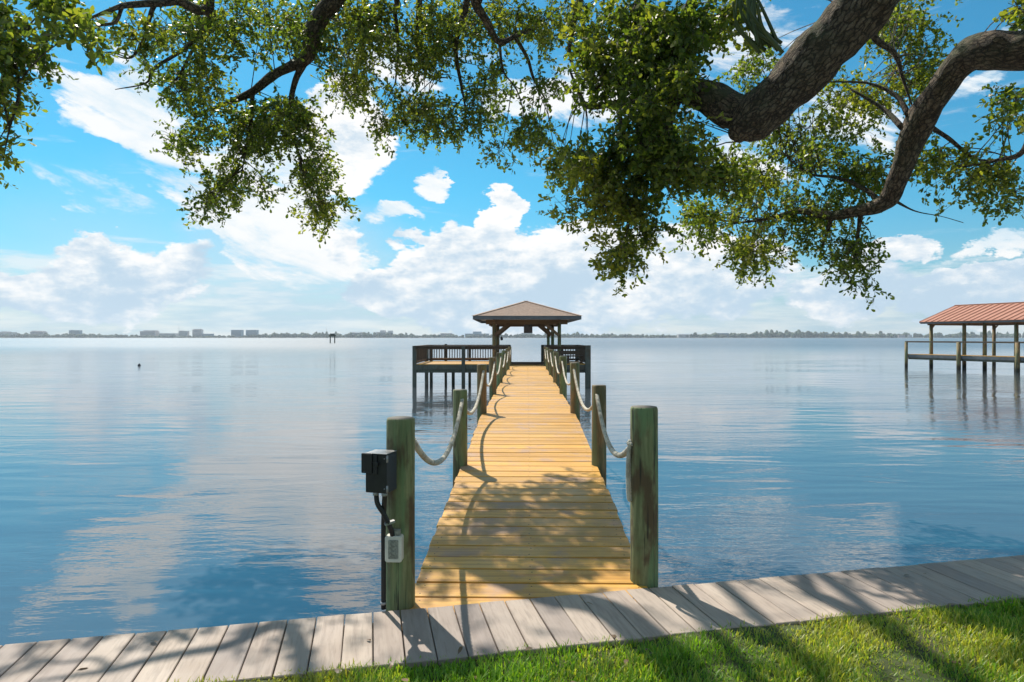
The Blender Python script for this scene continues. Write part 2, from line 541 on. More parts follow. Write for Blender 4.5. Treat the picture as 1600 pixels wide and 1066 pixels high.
def leaf_mat(name, c0, c1, c2, trans=0.45):
    m = bpy.data.materials.new(name)
    m.use_nodes = True
    nt = m.node_tree; nt.nodes.clear(); n = N(nt)
    geo = n.new('ShaderNodeNewGeometry')
    r = geo.outputs['Random Per Island']
    p = n.new('ShaderNodeTexCoord').outputs['Object']
    f = n.noise(p, 0.9, 3.0, 0.5)
    c = n.mix(r, c0, c1)
    c = n.mix(n.smooth(n.m('MULTIPLY_ADD', r, 0.35, f), 0.60, 0.90), c, c2)
    b = n.new('ShaderNodeBsdfPrincipled')
    n.put(b.inputs['Base Color'], c)
    b.inputs['Roughness'].default_value = 0.45
    t = n.new('ShaderNodeBsdfTranslucent')
    n.put(t.inputs[0], n.mix(1.0, c, (2.1, 2.1, 0.6), 'MULTIPLY'))
    mx = n.new('ShaderNodeMixShader'); mx.inputs[0].default_value = trans
    nt.links.new(b.outputs[0], mx.inputs[1]); nt.links.new(t.outputs[0], mx.inputs[2])
    o = n.new('ShaderNodeOutputMaterial'); nt.links.new(mx.outputs[0], o.inputs[0])
    return m
M['leaf'] = leaf_mat('oak_leaf', (0.045, 0.080, 0.018), (0.145, 0.20, 0.045), (0.21, 0.225, 0.045), 0.5)
M['grass'] = leaf_mat('lawn_blade', (0.10, 0.22, 0.018), (0.19, 0.35, 0.035), (0.36, 0.36, 0.09), 0.45)
M['strap'] = leaf_mat('epiphyte_stem_green', (0.05, 0.085, 0.03), (0.08, 0.12, 0.04), (0.10, 0.13, 0.05), 0.15)


def soil_mat():
    m, n, b, o = mat('thatch_and_soil')
    p = n.new('ShaderNodeTexCoord').outputs['Object']
    f = n.noise(p, 9.0, 8.0, 0.7)
    g = n.noise(p, 1.1, 4.0, 0.6)
    c = n.mix(n.smooth(f, 0.35, 0.65), (0.028, 0.022, 0.013), (0.10, 0.085, 0.045))
    c = n.mix(n.smooth(g, 0.4, 0.6, 0.2, 0.75), c, (0.06, 0.095, 0.022))
    n.put(b.inputs['Base Color'], c)
    b.inputs['Roughness'].default_value = 0.95
    bump(n, b, f, 0.8, 0.02)
    return m
M['soil'] = soil_mat()


def water_mat():
    m, n, b, o = mat('bay_water')
    p = n.new('ShaderNodeNewGeometry').outputs['Position']
    px_, py_, _ = n.xyz(p)
    wind = n.noise(n.v('MULTIPLY', p, (0.012, 0.03, 1.0)), 1.0, 3.0, 0.5)      # patches of breeze and calm
    calm = n.noise(n.v('MULTIPLY', p, (0.10, 0.22, 1.0)), 1.0, 3.0, 0.5)
    swell = n.noise(n.v('MULTIPLY', p, (0.35, 1.1, 1.0)), 1.0, 2.0, 0.5, 0.4)
    rip = n.noise(n.v('MULTIPLY', p, (1.3, 4.2, 1.0)), 1.0, 3.0, 0.55, 0.5)
    fine = n.noise(n.v('MULTIPLY', p, (6.0, 16.0, 1.0)), 1.0, 2.0, 0.5)
    chop = n.noise(n.v('MULTIPLY', p, (2.6, 7.5, 1.0)), 1.0, 3.0, 0.6, 0.8)
    amp = n.m('MULTIPLY', n.smooth(wind, 0.35, 0.65, 0.5, 1.2), n.smooth(calm, 0.38, 0.62, 0.2, 1.5))
    far = n.smooth(py_, 60.0, 300.0, 1.0, 4.0)
    h = n.m('MULTIPLY_ADD', swell, 0.5, n.m('MULTIPLY', n.m('MULTIPLY', amp, far), n.m('MULTIPLY_ADD', fine, 0.075, n.m('MULTIPLY_ADD', chop, 0.10, n.m('MULTIPLY', rip, 0.20)))))
    n.put(b.inputs['Roughness'], n.smooth(py_, 10.0, 170.0, 0.02, 0.27))
    b.inputs['IOR'].default_value = 2.7
    b.inputs['Base Color'].default_value = (0.055, 0.068, 0.080, 1)
    b.inputs['Specular IOR Level'].default_value = 0.5
    bump(n, b, h, 1.0, 0.045)
    return m
M['water'] = water_mat()

M['far_leaf'] = plain('distant_mangrove', (0.045, 0.07, 0.035), 0.9, 0.45, 0.02)
M['far_land'] = plain('distant_shore', (0.08, 0.09, 0.06), 0.9, 0.3, 0.01)
M['b_pale'] = plain('pale_stucco', (0.62, 0.58, 0.56), 0.8, 0.08, 0.05)
M['b_pink'] = plain('pinkish_stucco', (0.58, 0.49, 0.47), 0.8, 0.08, 0.05)
M['b_blue'] = plain('blue_grey_cladding', (0.25, 0.36, 0.44), 0.6, 0.08, 0.05)
M['b_white'] = plain('white_wall', (0.70, 0.70, 0.69), 0.7, 0.06, 0.05)
M['b_glass'] = plain('dark_window_band', (0.04, 0.055, 0.075), 0.3, 0.2, 0.05)

# ------------------------------------------------------------------ water, land, seawall
SHORE = 2500.0
me = fast_mesh('bay_water', [(-6000, -30, 0), (6000, -30, 0), (6000, SHORE + 4, 0), (-6000, SHORE + 4, 0)], [(0, 1, 2, 3)])
tag(obj('bay_water', me, M['water']), 'calm grey blue bay water reflecting clouds', 'water', kind='structure')

CAP_TOP = 0.5
A12 = math.atan2(1.32, 6.03)                     # the seawall runs at this angle to the picture
E0 = Vector((0.0, 3.747, 0.0))                   # a point of its water edge
EU = Vector((math.cos(A12), math.sin(A12), 0))   # along the wall
EV = Vector((-math.sin(A12), math.cos(A12), 0))  # towards the water

# lawn: one raised block of land behind the wall, with a gently uneven top
def lawn_pt(s, t, z):
    p = E0 + EU * s + EV * t
    return (p.x, p.y, z)
nx_, ny_ = 120, 60
ss = np.concatenate([np.linspace(-90, -8, 20), np.linspace(-7.8, 9.8, 90), np.linspace(10, 90, 20)])
ts = np.concatenate([[-0.56], np.linspace(-0.60, -4.2, 40), np.linspace(-4.5, -60, 14)])
vs = []
for t in ts:
    for s in ss:
        z = 0.480 + 0.012 * math.sin(s * 2.1 + t * 1.3) + 0.010 * math.sin(s * 5.3 - t * 4.7) - (0.02 if t > -0.57 else 0)
        vs.append(lawn_pt(s, t, z))
w_ = len(ss)
fs = [(j * w_ + i + 1, j * w_ + i, (j + 1) * w_ + i, (j + 1) * w_ + i + 1) for j in range(len(ts) - 1) for i in range(w_ - 1)]
lawn = obj('lawn', fast_mesh('lawn', vs, [f[::-1] for f in fs], True), M['soil'])
tag(lawn, 'green lawn along the boardwalk', 'lawn', kind='structure')

wall = empty('seawall', E0 + Vector((0, 0, 0)), A12)
tag(wall, 'low seawall topped with a boardwalk of greige composite planks', 'seawall')
mb = MB(); mb.box((-60, -0.50, -1.4), (60, -0.06, 0.425)); mb.build('concrete_wall', M['concrete'], wall)
mb = MB(); mb.box((-60, -0.10, 0.428), (60, -0.055, 0.464)); mb.build('nailer', M['frame'], wall)
mb = MB(); mb.box((-60, -0.55, 0.428), (60, -0.50, 0.464)); mb.build('nailer', M['frame'], wall)
CW = 0.147
mb = MB(); mb.box((-0.0704, -0.60, -0.030), (0.0704, 0.0, 0.0), 0.0035)
cap_me = mb.mesh('plank'); cap_me.materials.append(M['cap'])
for k in range(-46, 60):
    o = obj('plank', cap_me, None, wall, (k * CW + 0.03, random.uniform(-.004, .004), CAP_TOP + random.uniform(-.0012, .0012)), (0, 0, random.uniform(-.004, .004)))

# ------------------------------------------------------------------ dock
def deck_h(Y):
    return np.interp(Y, [3.4, 9.3, 27.5], [0.468, 0.832, 0.862])
def dock_x(Y):
    return 0.026 + 0.0228 * Y
DW, PITCH = 0.705, 0.197
DOCK_END = 27.3
dock_yaw = -math.atan(0.0228)
dock = empty('dock', (dock_x(3.6), 3.6, 0.0))
tag(dock, 'long straight wooden dock of golden planks running out to the gazebo', 'dock')
mb = MB(); mb.box((-DW, -0.0945, -0.038), (DW, 0.0945, 0.0), 0.004)
plank_me = mb.mesh('plank'); plank_me.materials.append(M['deck'])
# a plank with its screw heads sunk in pairs over the stringers
for sx in (-DW + .06, 0.0, DW - .06):
    for sy in (-.055, .055):
        mb.lathe([(.0048, -.004), (.0048, .0006), (.0030, .0009)], 6, Matrix.Translation((sx + sy * .12, sy, 0)), None, False)
n0 = len(plank_me.polygons)
plank_me = mb.mesh('plank'); plank_me.materials.append(M['deck']); plank_me.materials.append(M['hose'])
plank_me.polygons.foreach_set('material_index', [0 if i < n0 else 1 for i in range(len(plank_me.polygons))])
y = 3.50
base = dock.location
while y < DOCK_END:
    z = float(deck_h(y)); sl = math.atan(float(deck_h(y + .1) - deck_h(y - .1)) / .2)
    o = obj('plank', plank_me, None, dock, Vector((dock_x(y) + random.uniform(-.006, .006), y, z + random.uniform(-.0015, .0015))) - base,
            (sl + random.uniform(-.004, .004), 0, dock_yaw + random.uniform(-.003, .003)))
    o.scale = (1 + random.uniform(-.008, .012), 0.968 + random.uniform(-.006, .006), 1)
    y += PITCH
for s in (-1, 0, 1):
    mb = MB()
    prev = None
    for yy in (3.75, 9.3, DOCK_END):
        p = Vector((dock_x(yy) + s * (DW - .06), yy, float(deck_h(yy)) - .038 - .10)) - base
        if prev is not None: mb.bar(prev, p, .045, .19)
        prev = p
    mb.build('stringer', M['frame'], dock)
POST_Y = [6.8, 10.1, 13.5, 16.8, 20.1, 23.4]
for yy in POST_Y:
    mb = MB()
    p = Vector((dock_x(yy), yy, float(deck_h(yy)) - .038 - .28)) - base
    mb.bar(p - Vector((DW + .02, 0, 0)), p + Vector((DW + .02, 0, 0)), .05, .18)
    mb.build('cross_beam', M['frame'], dock)
mb = MB(); zz = float(deck_h(DOCK_END))
mb.box((-DW - .06, -.07, -.05), (DW + .06, .07, .115), .006, Matrix.Translation(Vector((dock_x(DOCK_END), DOCK_END + .07, zz)) - base))
mb.build('end_kerb', M['rail'], dock)

def make_post(name, x, y, top, r, mt, label, lean=(0, 0), n=28, bottom=-1.6):
    ph = random.random() * 9
    prof = [(r * 1.02, bottom)] + [(r * (1.02 - .03 * t), bottom + (top - .02 - bottom) * t) for t in np.linspace(.05, 1, 26)] + [(r * .965, top - .008), (r * .92, top)]
    prof = [(a, b) for a, b in prof]
    def wob(i, j, a, z):
        return 1 + .018 * math.sin(2 * a + ph + z * 1.3) + .012 * math.sin(5 * a + ph * 2 + z * 2.1) + .012 * math.sin(3 * a - z * 4 + ph)
    mb = MB(); mb.lathe(prof, n, None, wob)
    me = mb.mesh(name); me.materials.append(mt)
    # the top is sawn flat: keep its edge crisp
    o = bpy.data.objects.new(name, me)
    o.location = (x, y, 0)
    o.rotation_euler = (lean[0], lean[1], random.uniform(0, 6))
    link(o)
    return tag(o, label, 'post', 'round timber posts along the dock')

ordn = ['', 'second', 'third', 'fourth', 'fifth', 'sixth', 'seventh']
make_post('dock_post', -0.632, 3.715, 1.545, 0.0815, M['piling'], 'thick green stained post carrying the black electrical box at the dock entrance', (0.0, 0.0), 40)
make_post('dock_post', 0.812, 4.03, 1.575, 0.0835, M['piling'], 'thick green stained post with a rope loop at the right of the dock entrance', (0.0, 0.0), 40)
post_pos = {(-1, 0): (-0.632, 3.715, 1.545), (1, 0): (0.812, 4.03, 1.575)}
for i, yy in enumerate(POST_Y):
    for s in (-1, 1):
        top = [1.47, 1.60, 1.605, 1.62, 1.62, 1.62][i] + (0.035 if (s == 1 and i == 0) else 0.012 * s)
        x = dock_x(yy) + s * 0.722
        side = 'left' if s < 0 else 'right'
        make_post('dock_post', x, yy, top, 0.0755, M['post'] if (i + (s > 0)) % 3 else M['piling'],
                  f'round timber rope post on the {side} edge of the dock, {ordn[i + 1]} from the seawall', (random.uniform(-.006, .006), random.uniform(-.008, .008)))
        post_pos[(s, i + 1)] = (x, yy, top)
for s in (-1, 1):
    yy = 26.35
    x = dock_x(yy) + s * .722
    post_pos[(s, 7)] = (x, yy, 1.62)
    make_post('dock_post', x, yy, 1.62, .0755, M['post'], f"round timber rope post on the {'left' if s < 0 else 'right'} edge of the dock, farthest from the seawall")

# ropes: three twisted strands threaded through the posts
def twisted(mb, pts, r, pitch=0.085, strands=3, sides=6, step=0.012):
    P = [Vector(p) for p in pts]
    L = [0.0]
    for a, b in zip(P, P[1:]): L.append(L[-1] + (b - a).length)
    n_ = max(8, int(L[-1] / step))
    s_ = np.linspace(0, L[-1], n_)
    X = np.array([np.interp(s_, L, [p[i] for p in P]) for i in range(3)]).T
    T = np.gradient(X, axis=0); T /= np.linalg.norm(T, axis=1)[:, None]
    side = np.cross(T, [0, 0, 1.0]); side /= np.linalg.norm(side, axis=1)[:, None] + 1e-9
    up = np.cross(side, T)
    for k in range(strands):
        a = s_ / pitch * 2 * math.pi + k * 2 * math.pi / strands
        c = X + (side * np.cos(a)[:, None] + up * np.sin(a)[:, None]) * r * .56
        mb.tube([Vector(p) for p in c], r * .46, sides)

def sag_curve(p, q, sag, n=40, skew=0.0):
    out = []
    for t in np.linspace(0, 1, n):
        u = t + skew * t * (1 - t)
        b = Vector(p).lerp(Vector(q), u)
        b.z -= sag * 4 * t * (1 - t)
        out.append(b)
    return out

for s in (-1, 1):
    side = 'left' if s < 0 else 'right'
    root = empty('rope', (post_pos[(s, 1)][0], post_pos[(s, 1)][1], 0))
    tag(root, f'thick pale twisted rope swagged between the posts on the {side} edge of the dock', 'rope', 'swagged dock ropes')
    for i in range(7):
        a, b = post_pos[(s, i)], post_pos[(s, i + 1)]
        pa = Vector((a[0] - s * .012, a[1] + .02, a[2] - .13)); pb = Vector((b[0] - s * .03, b[1] - .06, b[2] - .10))
        if i == 0 and s < 0: pa = Vector((a[0] + .05, a[1] + .05, a[2] - .11))
        if i == 0 and s > 0: pa = Vector((a[0] - .075, a[1] - .01, a[2] - .235))
        mb = MB()
        c = sag_curve(pa, pb, .33 if i else (.36 if s < 0 else .27), 40)
        twisted(mb, [p - root.location for p in c],   .0205, .095, 3, 6 if i < 2 else 4, .010 if i < 2 else .03)
        mb.build('rope_span', M['rope'], root)
    if s > 0:
        # the rope end is doubled back, hitched to the near post, its loop hanging
        a = post_pos[(1, 0)]
        x0, y0 = a[0] - .094, a[1] - .015
        loop = spline([(x0 + .005, y0, 1.37), (x0 - .012, y0 - .025, 1.25), (x0 - .014, y0 - .03, 1.10), (x0 - .005, y0 - .02, 1.015), (x0 + .010, y0 + .004, 1.02), (x0 + .006, y0 + .01, 1.12), (x0 + .004, y0 + .01, 1.30)], 8)
        mb = MB(); twisted(mb, [Vector(p) - root.location for p in loop], .0125, .05, 3, 6, .007)
        mb.build('rope_loop', M['rope'], root)
        hitch = [(a[0] + .095 * math.cos(t), a[1] + .095 * math.sin(t), 1.345 + .006 * t / 6) for t in np.linspace(math.pi * .75, math.pi * 1.15, 20)]
        mb = MB(); twisted(mb, [Vector(p) - root.location for p in hitch], .0125, .05, 3, 6, .007)
        mb.build('rope_hitch', M['rope'], root)

# electrical gear on the near left post
pl = post_pos[(-1, 0)]
box = empty('electrical_box', (-0.712, 3.545, 1.27), R(-16))
tag(box, 'black metal electrical box mounted high on the near left post', 'electrical box')
mb = MB(); mb.box((-.058, -.055, -.10), (.066, .062, .108), .004); mb.build('housing', M['black'], box)
mb = MB(); mb.box((-.076, -.070, .006), (-.014, -.0555, .112), .003); mb.build('cover_flap', M['black'], box)
mb = MB(); mb.box((-.012, -.064, .0), (.012, -.0556, .106), .002); mb.build('handle_recess', M['hose'], box)
mb = MB(); mb.box((-.004, -.074, .045), (.022, -.0645, .068), .002); mb.build('latch', M['black'], box)
mb = MB(); mb.box((-.060, -.060, .1085), (.068, .064, .1125), .001); mb.build('lid', M['steel'], box)
for zz_ in (-.075, .085):
    mb = MB(); mb.lathe([(.006, -.018), (.006, .018)], 8, Matrix.Translation((.067, -.052, zz_))); mb.build('hinge', M['steel'], box)
    mb = MB(); mb.lathe([(.004, -.002), (.003, .001)], 8, Matrix.Translation((.052, -.0562, zz_)) @ Matrix.Rotation(R(90), 4, 'X')); mb.build('screw', M['steel'], box)
for xx in (-.022, .030):
    mb = MB(); mb.lathe([(.016, -.122), (.0165, -.118), (.0165, -.104), (.014, -.1005)], 12, Matrix.Translation((xx, -.01, 0))); mb.build('hose_fitting', M['steel'], box)
cond = empty('conduit', (-0.715, 3.60, 0.50))
tag(cond, 'black conduit hoses running down the near left post below the box', 'conduit', None)
q = cond.location
def hose(pts, r, name='hose'):
    mb = MB(); mb.tube([Vector(p) - q for p in spline(pts, 8)], r, 12); return mb.build(name, M['hose'], cond)
hose([(-.735, 3.545, 1.155), (-.727, 3.545, 1.10), (-.695, 3.55, 1.045), (-.672, 3.56, .99), (-.660, 3.585, .945), (-.656, 3.60, .91)], .0135)
hose([(-.686, 3.535, 1.155), (-.692, 3.55, 1.10), (-.702, 3.59, 1.03), (-.709, 3.615, .95), (-.7095, 3.62, .80), (-.7095, 3.62, .50)], .0135)
for zz_, xx_ in ((.985, -.703), (.535, -.7095)):
    mb = MB(); mb.lathe([(.0165, -.006), (.0168, .006)], 14, Matrix.Translation(Vector((xx_, 3.612, zz_)) - q)); mb.build('clamp', M['steel'], cond)
mb = MB(); mb.bar(Vector((-.690, 3.555, .985)) - q, Vector((-.640, 3.575, 1.0)) - q, .03, .012); mb.build('clamp', M['steel'], cond)
outl = empty('outlet_box', (-0.648, 3.615, 0.84), R(-3))
tag(outl, 'white plastic outlet box low on the near left post', 'outlet')
mb = MB()
def rrect(w, h, r, k=5):
    pts = []
    for cx, cy, a0 in ((w - r, h - r, 0), (-w + r, h - r, 90), (-w + r, -h + r, 180), (w - r, -h + r, 270)):
        for j in range(k + 1):
            a = R(a0 + 90 * j / k); pts.append((cx + r * math.cos(a), cy + r * math.sin(a)))
    return pts
def rprism(mb, w, h, r, y0, y1, ch=0.003):
    rings = [(rrect(w, h, r), y1), (rrect(w, h, r), y0 + ch), (rrect(w - ch, h - ch, max(r - ch, .001)), y0)]
    vs, fs = [], []
    for ring, yy_ in rings: vs += [(a, yy_, b) for a, b in ring]
    m_ = len(rings[0][0])
    for k in range(2):
        for j in range(m_): fs.append((k * m_ + j, k * m_ + (j + 1) % m_, (k + 1) * m_ + (j + 1) % m_, (k + 1) * m_ + j))
    fs.append(tuple(range(2 * m_, 3 * m_)))
    return mb.add(vs, fs)
rprism(mb, .047, .072, .014, -.030, .02); mb.build('cover_plate', M['white'], outl)
mb = MB(); rprism(mb, .028, .052, .005, -.0335, -.0305, .001); mb.build('flip_window', M['socket'], outl)
for zz_ in (.026, -.022):
    mb = MB(); rprism(mb, .015, .013, .005, -.0355, -.0338, .001); o = mb.build('socket', M['socket'], outl); o.location = (0, 0, zz_)
mb = MB(); mb.box((-.016, -.02, .0725), (.034, .012, .103), .003); mb.build('hose_adapter', M['socket'], outl)

# ------------------------------------------------------------------ platforms either side of the dock end
def square_post(name, x, y, z0, z1, w, parent, mt):
    mb = MB(); mb.box((-w / 2, -w / 2, z0), (w / 2, w / 2, z1), .006); return mb.build(name, mt, parent, (x, y, 0))

bal_mb = MB(); bal_mb.box((-.019, -.019, 0), (.019, .019, .62)); bal_me = bal_mb.mesh('baluster'); bal_me.materials.append(M['rail'])
PD = 0.92
def platform(x0, x1, y0, y1, label, seats):
    t = empty('platform', ((x0 + x1) / 2, y0, 0)); b_ = t.location
    tag(t, label, 'platform', 'dock head platforms')
    W = lambda p: Vector(p) - b_
    # deck boards run along the front
    n_ = int((y1 - y0) / .15)
    mb = MB(); mb.box((-(x1 - x0) / 2, 0, -.036), ((x1 - x0) / 2, .142, 0), .004); dm = mb.mesh('deck_board'); dm.materials.append(M['deck'])
    for k in range(n_):
        obj('deck_board', dm, None, t, W(((x0 + x1) / 2, y0 + k * .15, PD + random.uniform(-.001, .001))))
    def beam(name, p, q_, w, h, mt):
        mb = MB(); mb.bar(W(p), W(q_), w, h, ch=.004); mb.build(name, mt, t)
    beam('fascia', (x0, y0 - .03, PD - .13), (x1, y0 - .03, PD - .13), .045, .20, M['frame'])
    beam('lower_beam', (x0, y0 + .05, PD - .29), (x1, y0 + .05, PD - .29), .06, .13, M['frame'])
    beam('fascia', (x0, y1 + .03, PD - .13), (x1, y1 + .03, PD - .13), .045, .20, M['frame'])
    beam('fascia', (x0 - .024, y0, PD - .13), (x0 - .024, y1, PD - .13), .045, .20, M['frame'])
    beam('fascia', (x1 + .024, y0, PD - .13), (x1 + .024, y1, PD - .13), .045, .20, M['frame'])
    # top rails all round, balusters on the far side and the outer side
    zt = 1.665
    beam('top_rail', (x0 - .06, y0 - .01, zt - .02), (x1 + .06, y0 - .01, zt - .02), .14, .04, M['rail'])
    beam('rail_board', (x0, y0 + .03, zt - .10), (x1, y0 + .03, zt - .10), .04, .10, M['rail'])
    beam('top_rail', (x0 - .06, y1 + .01, zt - .02), (x1 + .06, y1 + .01, zt - .02), .14, .04, M['rail'])
    beam('rail_board', (x0, y1 - .03, zt - .10), (x1, y1 - .03, zt - .10), .04, .10, M['rail'])
    beam('bottom_rail', (x0, y1, PD + .07), (x1, y1, PD + .07), .05, .09, M['rail'])
    outer = x0 if abs(x0) > abs(x1) else x1
    beam('top_rail', (outer, y0, zt - .021), (outer, y1, zt - .021), .13, .04, M['rail'])
    beam('bottom_rail', (outer, y0, PD + .07), (outer, y1, PD + .07), .05, .09, M['rail'])
    k = x0 + .09
    while k < x1 - .05:
        obj('baluster', bal_me, None, t, W((k, y1, PD + .08))); k += .118
    k = y0 + .2
    while k < y1 - .1:
        obj('baluster', bal_me, None, t, W((outer, k, PD + .08))); k += .236
    return t, W

pl_, Wl = platform(-3.90, -0.14, 26.6, 30.1, 'railed wooden platform with balusters left of the dock end', True)
for (x, yy, zt, w) in [(-3.96, 26.62, 1.66, .15), (-1.97, 26.55, 1.63, .14), (-.10, 26.62, 1.66, .13), (-3.93, 30.15, 1.66, .15), (-3.72, 30.2, 1.64, .13), (-3.05, 30.2, 1.70, .11), (-2.6, 29.0, .7, .13), (-1.95, 30.2, 1.64, .12), (-.12, 30.2, 1.66, .12)]:
    square_post('pile', 0, 0, -1.6, zt, w, pl_, M['frame']).location = Wl((x, yy, 0))
# a bench along the back rail
mb = MB(); mb.box((-1.6, -.2, .0), (1.5, .2, .05), .005); mb.build('bench_seat', M['beam'], pl_, Wl((-2.0, 29.75, PD + .1)))

pr_, Wr = platform(1.42, 3.05, 26.6, 30.1, 'small railed wooden platform right of the dock end', True)
for (x, yy, zt, w) in [(1.38, 26.62, 1.66, .13), (3.08, 26.6, 1.68, .21), (2.98, 30.15, 1.66, .14), (1.40, 30.2, 1.66, .12), (2.3, 30.2, 1.66, .13)]:
    square_post('pile', 0, 0, -1.6, zt, w, pr_, M['frame']).location = Wr((x, yy, 0))
mb = MB(); mb.box((-.62, -.22, 0), (.62, .22, .05), .005); mb.build('bench_seat', M['rail'], pr_, Wr((2.35, 27.4, PD + .28)))
mb = MB(); mb.box((-.62, -.03, 0), (.62, .03, .16), .005); mb.build('bench_back', M['rail'], pr_, Wr((2.35, 27.66, PD + .36)))
for xx in (1.80, 2.35, 2.90):
    mb = MB(); mb.box((-.035, -.2, 0), (.035, .2, .28), .004); mb.build('bench_leg', M['rail'], pr_, Wr((xx, 27.4, PD)))

# ------------------------------------------------------------------ gazebo over the boat slip
gz = empty('gazebo', (0.66, 28.2, 0)); gb = gz.location
tag(gz, 'open gazebo with brown shingled hip roof on timber posts at the dock end', 'gazebo')
G = lambda p: Vector(p) - gb
gx = 0.63
yf, ybk = 27.35, 35.0
hw = 2.25
ze = 2.90
ridge = 3.64
roof = MB()
# stepped shingle courses: each course a thin slab overlapping the one below
def hip_ring(t):
    """corners of the hip roof outline at height fraction t"""
    i = hw * t
    return [(gx - hw + i, yf + i), (gx + hw - i, yf + i), (gx + hw - i, ybk - i), (gx - hw + i, ybk - i)]
NC = 16
vs, fs = [], []
for k in range(NC):
    t0, t1 = k / NC, (k + 1) / NC
    if k == NC - 1: t1 = .999
    za, zb = ze + (ridge - ze) * t0 + .014, ze + (ridge - ze) * t1
    o = len(vs)
    for (x, yy) in hip_ring(t0): vs.append((x, yy, za - .014))
    for (x, yy) in hip_ring(t0): vs.append((x, yy, za))
    for (x, yy) in hip_ring(t1): vs.append((x, yy, zb + .001))
    for j in range(4):
        a_, b2 = o + j, o + (j + 1) % 4
        fs.append((a_, b2, b2 + 4, a_ + 4)); fs.append((a_ + 4, b2 + 4, b2 + 8, a_ + 8))
fs.append(tuple(len(vs) - 4 + j for j in range(4)))
roof.add([G(v) for v in vs], fs)
ro = roof.build('roof', M['shingle'], gz)
# hip caps
for (cx, cy) in hip_ring(0):
    ax, ay = gx, (yf + hw if cy < 30 else ybk - hw)
    mb = MB(); mb.bar(G((cx, cy, ze + .010)), G((ax, ay, ridge + .010)), .20, .012); mb.build('hip_cap', M['shingle'], ro)
mb = MB(); mb.bar(G((gx, yf + hw, ridge + .012)), G((gx, ybk - hw, ridge + .012)), .2, .014); mb.build('ridge_cap', M['shingle'], ro)
c_ = hip_ring(0)
for j in range(4):
    a_, b2 = c_[j], c_[(j + 1) % 4]
    mb = MB(); mb.bar(G((*a_, ze - .075)), G((*b2, ze - .075)), .035, .145); mb.build('fascia', M['fascia'], gz)
# board ceiling under the roof
mb = MB()
mb.add([G((x, yy, ze - .03)) for x, yy in c_], [(3, 2, 1, 0)])
mb.build('soffit', M['beam'], gz)
gp = []
for (yy, xl, xr) in ((28.1, gx - 1.40, gx + 1.40), (31.9, gx - 1.37, gx + 1.345), (34.3, gx - 1.36, gx + 1.27)):
    for x in (xl, xr):
        mb = MB(); mb.lathe([(.082, -1.6), (.08, 0), (.078, 1.5), (.076, 2.60)], 14); mb.build('post', M['post'] if x < gx else M['piling'], gz, G((x, yy, 0)))
        gp.append((x, yy))
for x in (gx - 1.39, gx + 1.39):
    mb = MB(); mb.bar(G((x, yf + .3, 2.70)), G((x, ybk - .3, 2.70)), .09, .20); mb.build('side_beam', M['beam'], gz)
for yy in (28.1, 31.9, 34.3):
    mb = MB(); mb.bar(G((gx - 1.75, yy, 2.655)), G((gx + 1.75, yy, 2.655)), .08, .19); mb.build('cross_beam', M['beam'], gz)
    for s in (-1, 1):
        mb = MB(); mb.bar(G((gx + s * 1.38, yy - .07, 2.08)), G((gx + s * .76, yy - .07, 2.60)), .05, .12); mb.build('brace', M['beam'], gz)
mot = empty('lift_motor', (0.70, 28.5, 2.19))
tag(mot, 'dark boat lift motor box hanging in the middle of the gazebo', 'motor box')
mb = MB(); mb.box((-.185, -.16, 0), (.185, .16, .44), .012); mb.build('housing', M['motor'], mot)
mb = MB(); mb.box((-.16, -.175, .05), (.16, -.161, .25), .004); mb.build('cover_plate', M['motor'], mot)
mb = MB(); mb.lathe([(.03, -.02), (.03, .02)], 12, Matrix.Translation((.05, -.172, .31)) @ Matrix.Rotation(R(90), 4, 'X')); mb.build('knob', M['black'], mot)
for xx in (-.12, .12):
    mb = MB(); mb.box((xx - .02, -.02, .4405), (xx + .02, .02, .50)); mb.build('bracket', M['motor'], mot)
hl = empty('hanging_lantern', tuple(at(783.8, 529.5, 28.05)))
tag(hl, 'tiny dark lantern hanging beside the left front gazebo post', 'lantern')
mb = MB(); mb.lathe([(.02, -.07), (.055, -.05), (.06, .03), (.03, .07), (.01, .10)], 10); mb.build('body', M['black'], hl)
mb = MB(); mb.tube([(0, 0, .10), (-.01, .0, .35), (-.06, .02, .45)], .006, 5); mb.build('hook', M['black'], hl)

# ------------------------------------------------------------------ boathouse on the right
U, Vv = Vector((.36, -.933, 0)), Vector((.933, .36, 0))
bh = empty('boathouse', (26.3, 43.6, 0), math.atan2(U.y, U.x))
tag(bh, 'open boathouse with faded red metal roof and a railed pier at right', 'boathouse')
# local frame: x along the pier towards the shore, y across (to the right/away)
def bbar(name, p, q_, w, h, mt, par=bh):
    mb = MB(); mb.bar(p, q_, w, h, ch=.004); return mb.build(name, mt, par)
LEN = 15.0
for k in range(int(LEN / .15)):
    if k == 0:
        mb = MB(); mb.box((-.071, 0, -.036), (.071, 1.35, 0), .003); bd = mb.mesh('deck_board'); bd.materials.append(M['deck'])
    obj('deck_board', bd, None, bh, (k * .15 + .1, 0, .895))
bbar('fascia', (0, -.03, .77), (LEN, -.03, .77), .05, .18, M['fascia'])
bbar('stringer', (0, .12, .62), (LEN, .12, .62), .08, .14, M['frame'])
bbar('stringer', (0, 1.25, .68), (LEN, 1.25, .68), .06, .18, M['frame'])
bbar('fascia', (-.03, 0, .77), (-.03, 1.35, .77), .05, .18, M['fascia'])
bbar('top_rail', (-.08, -.04, 1.715), (LEN, -.04, 1.715), .16, .095, M['rail'])
for k, xx in enumerate((0.0, 3.5, 6.85, 10.2, 13.5)):
    mb = MB(); mb.lathe([(.12 if k else .10, -1.6), (.12 if k else .10, .55), (.115 if k else .095, 1.71)], 14); mb.build('pile', M['post'], bh, (xx, -.10, 0))
Uy = (1.28, 7.5)
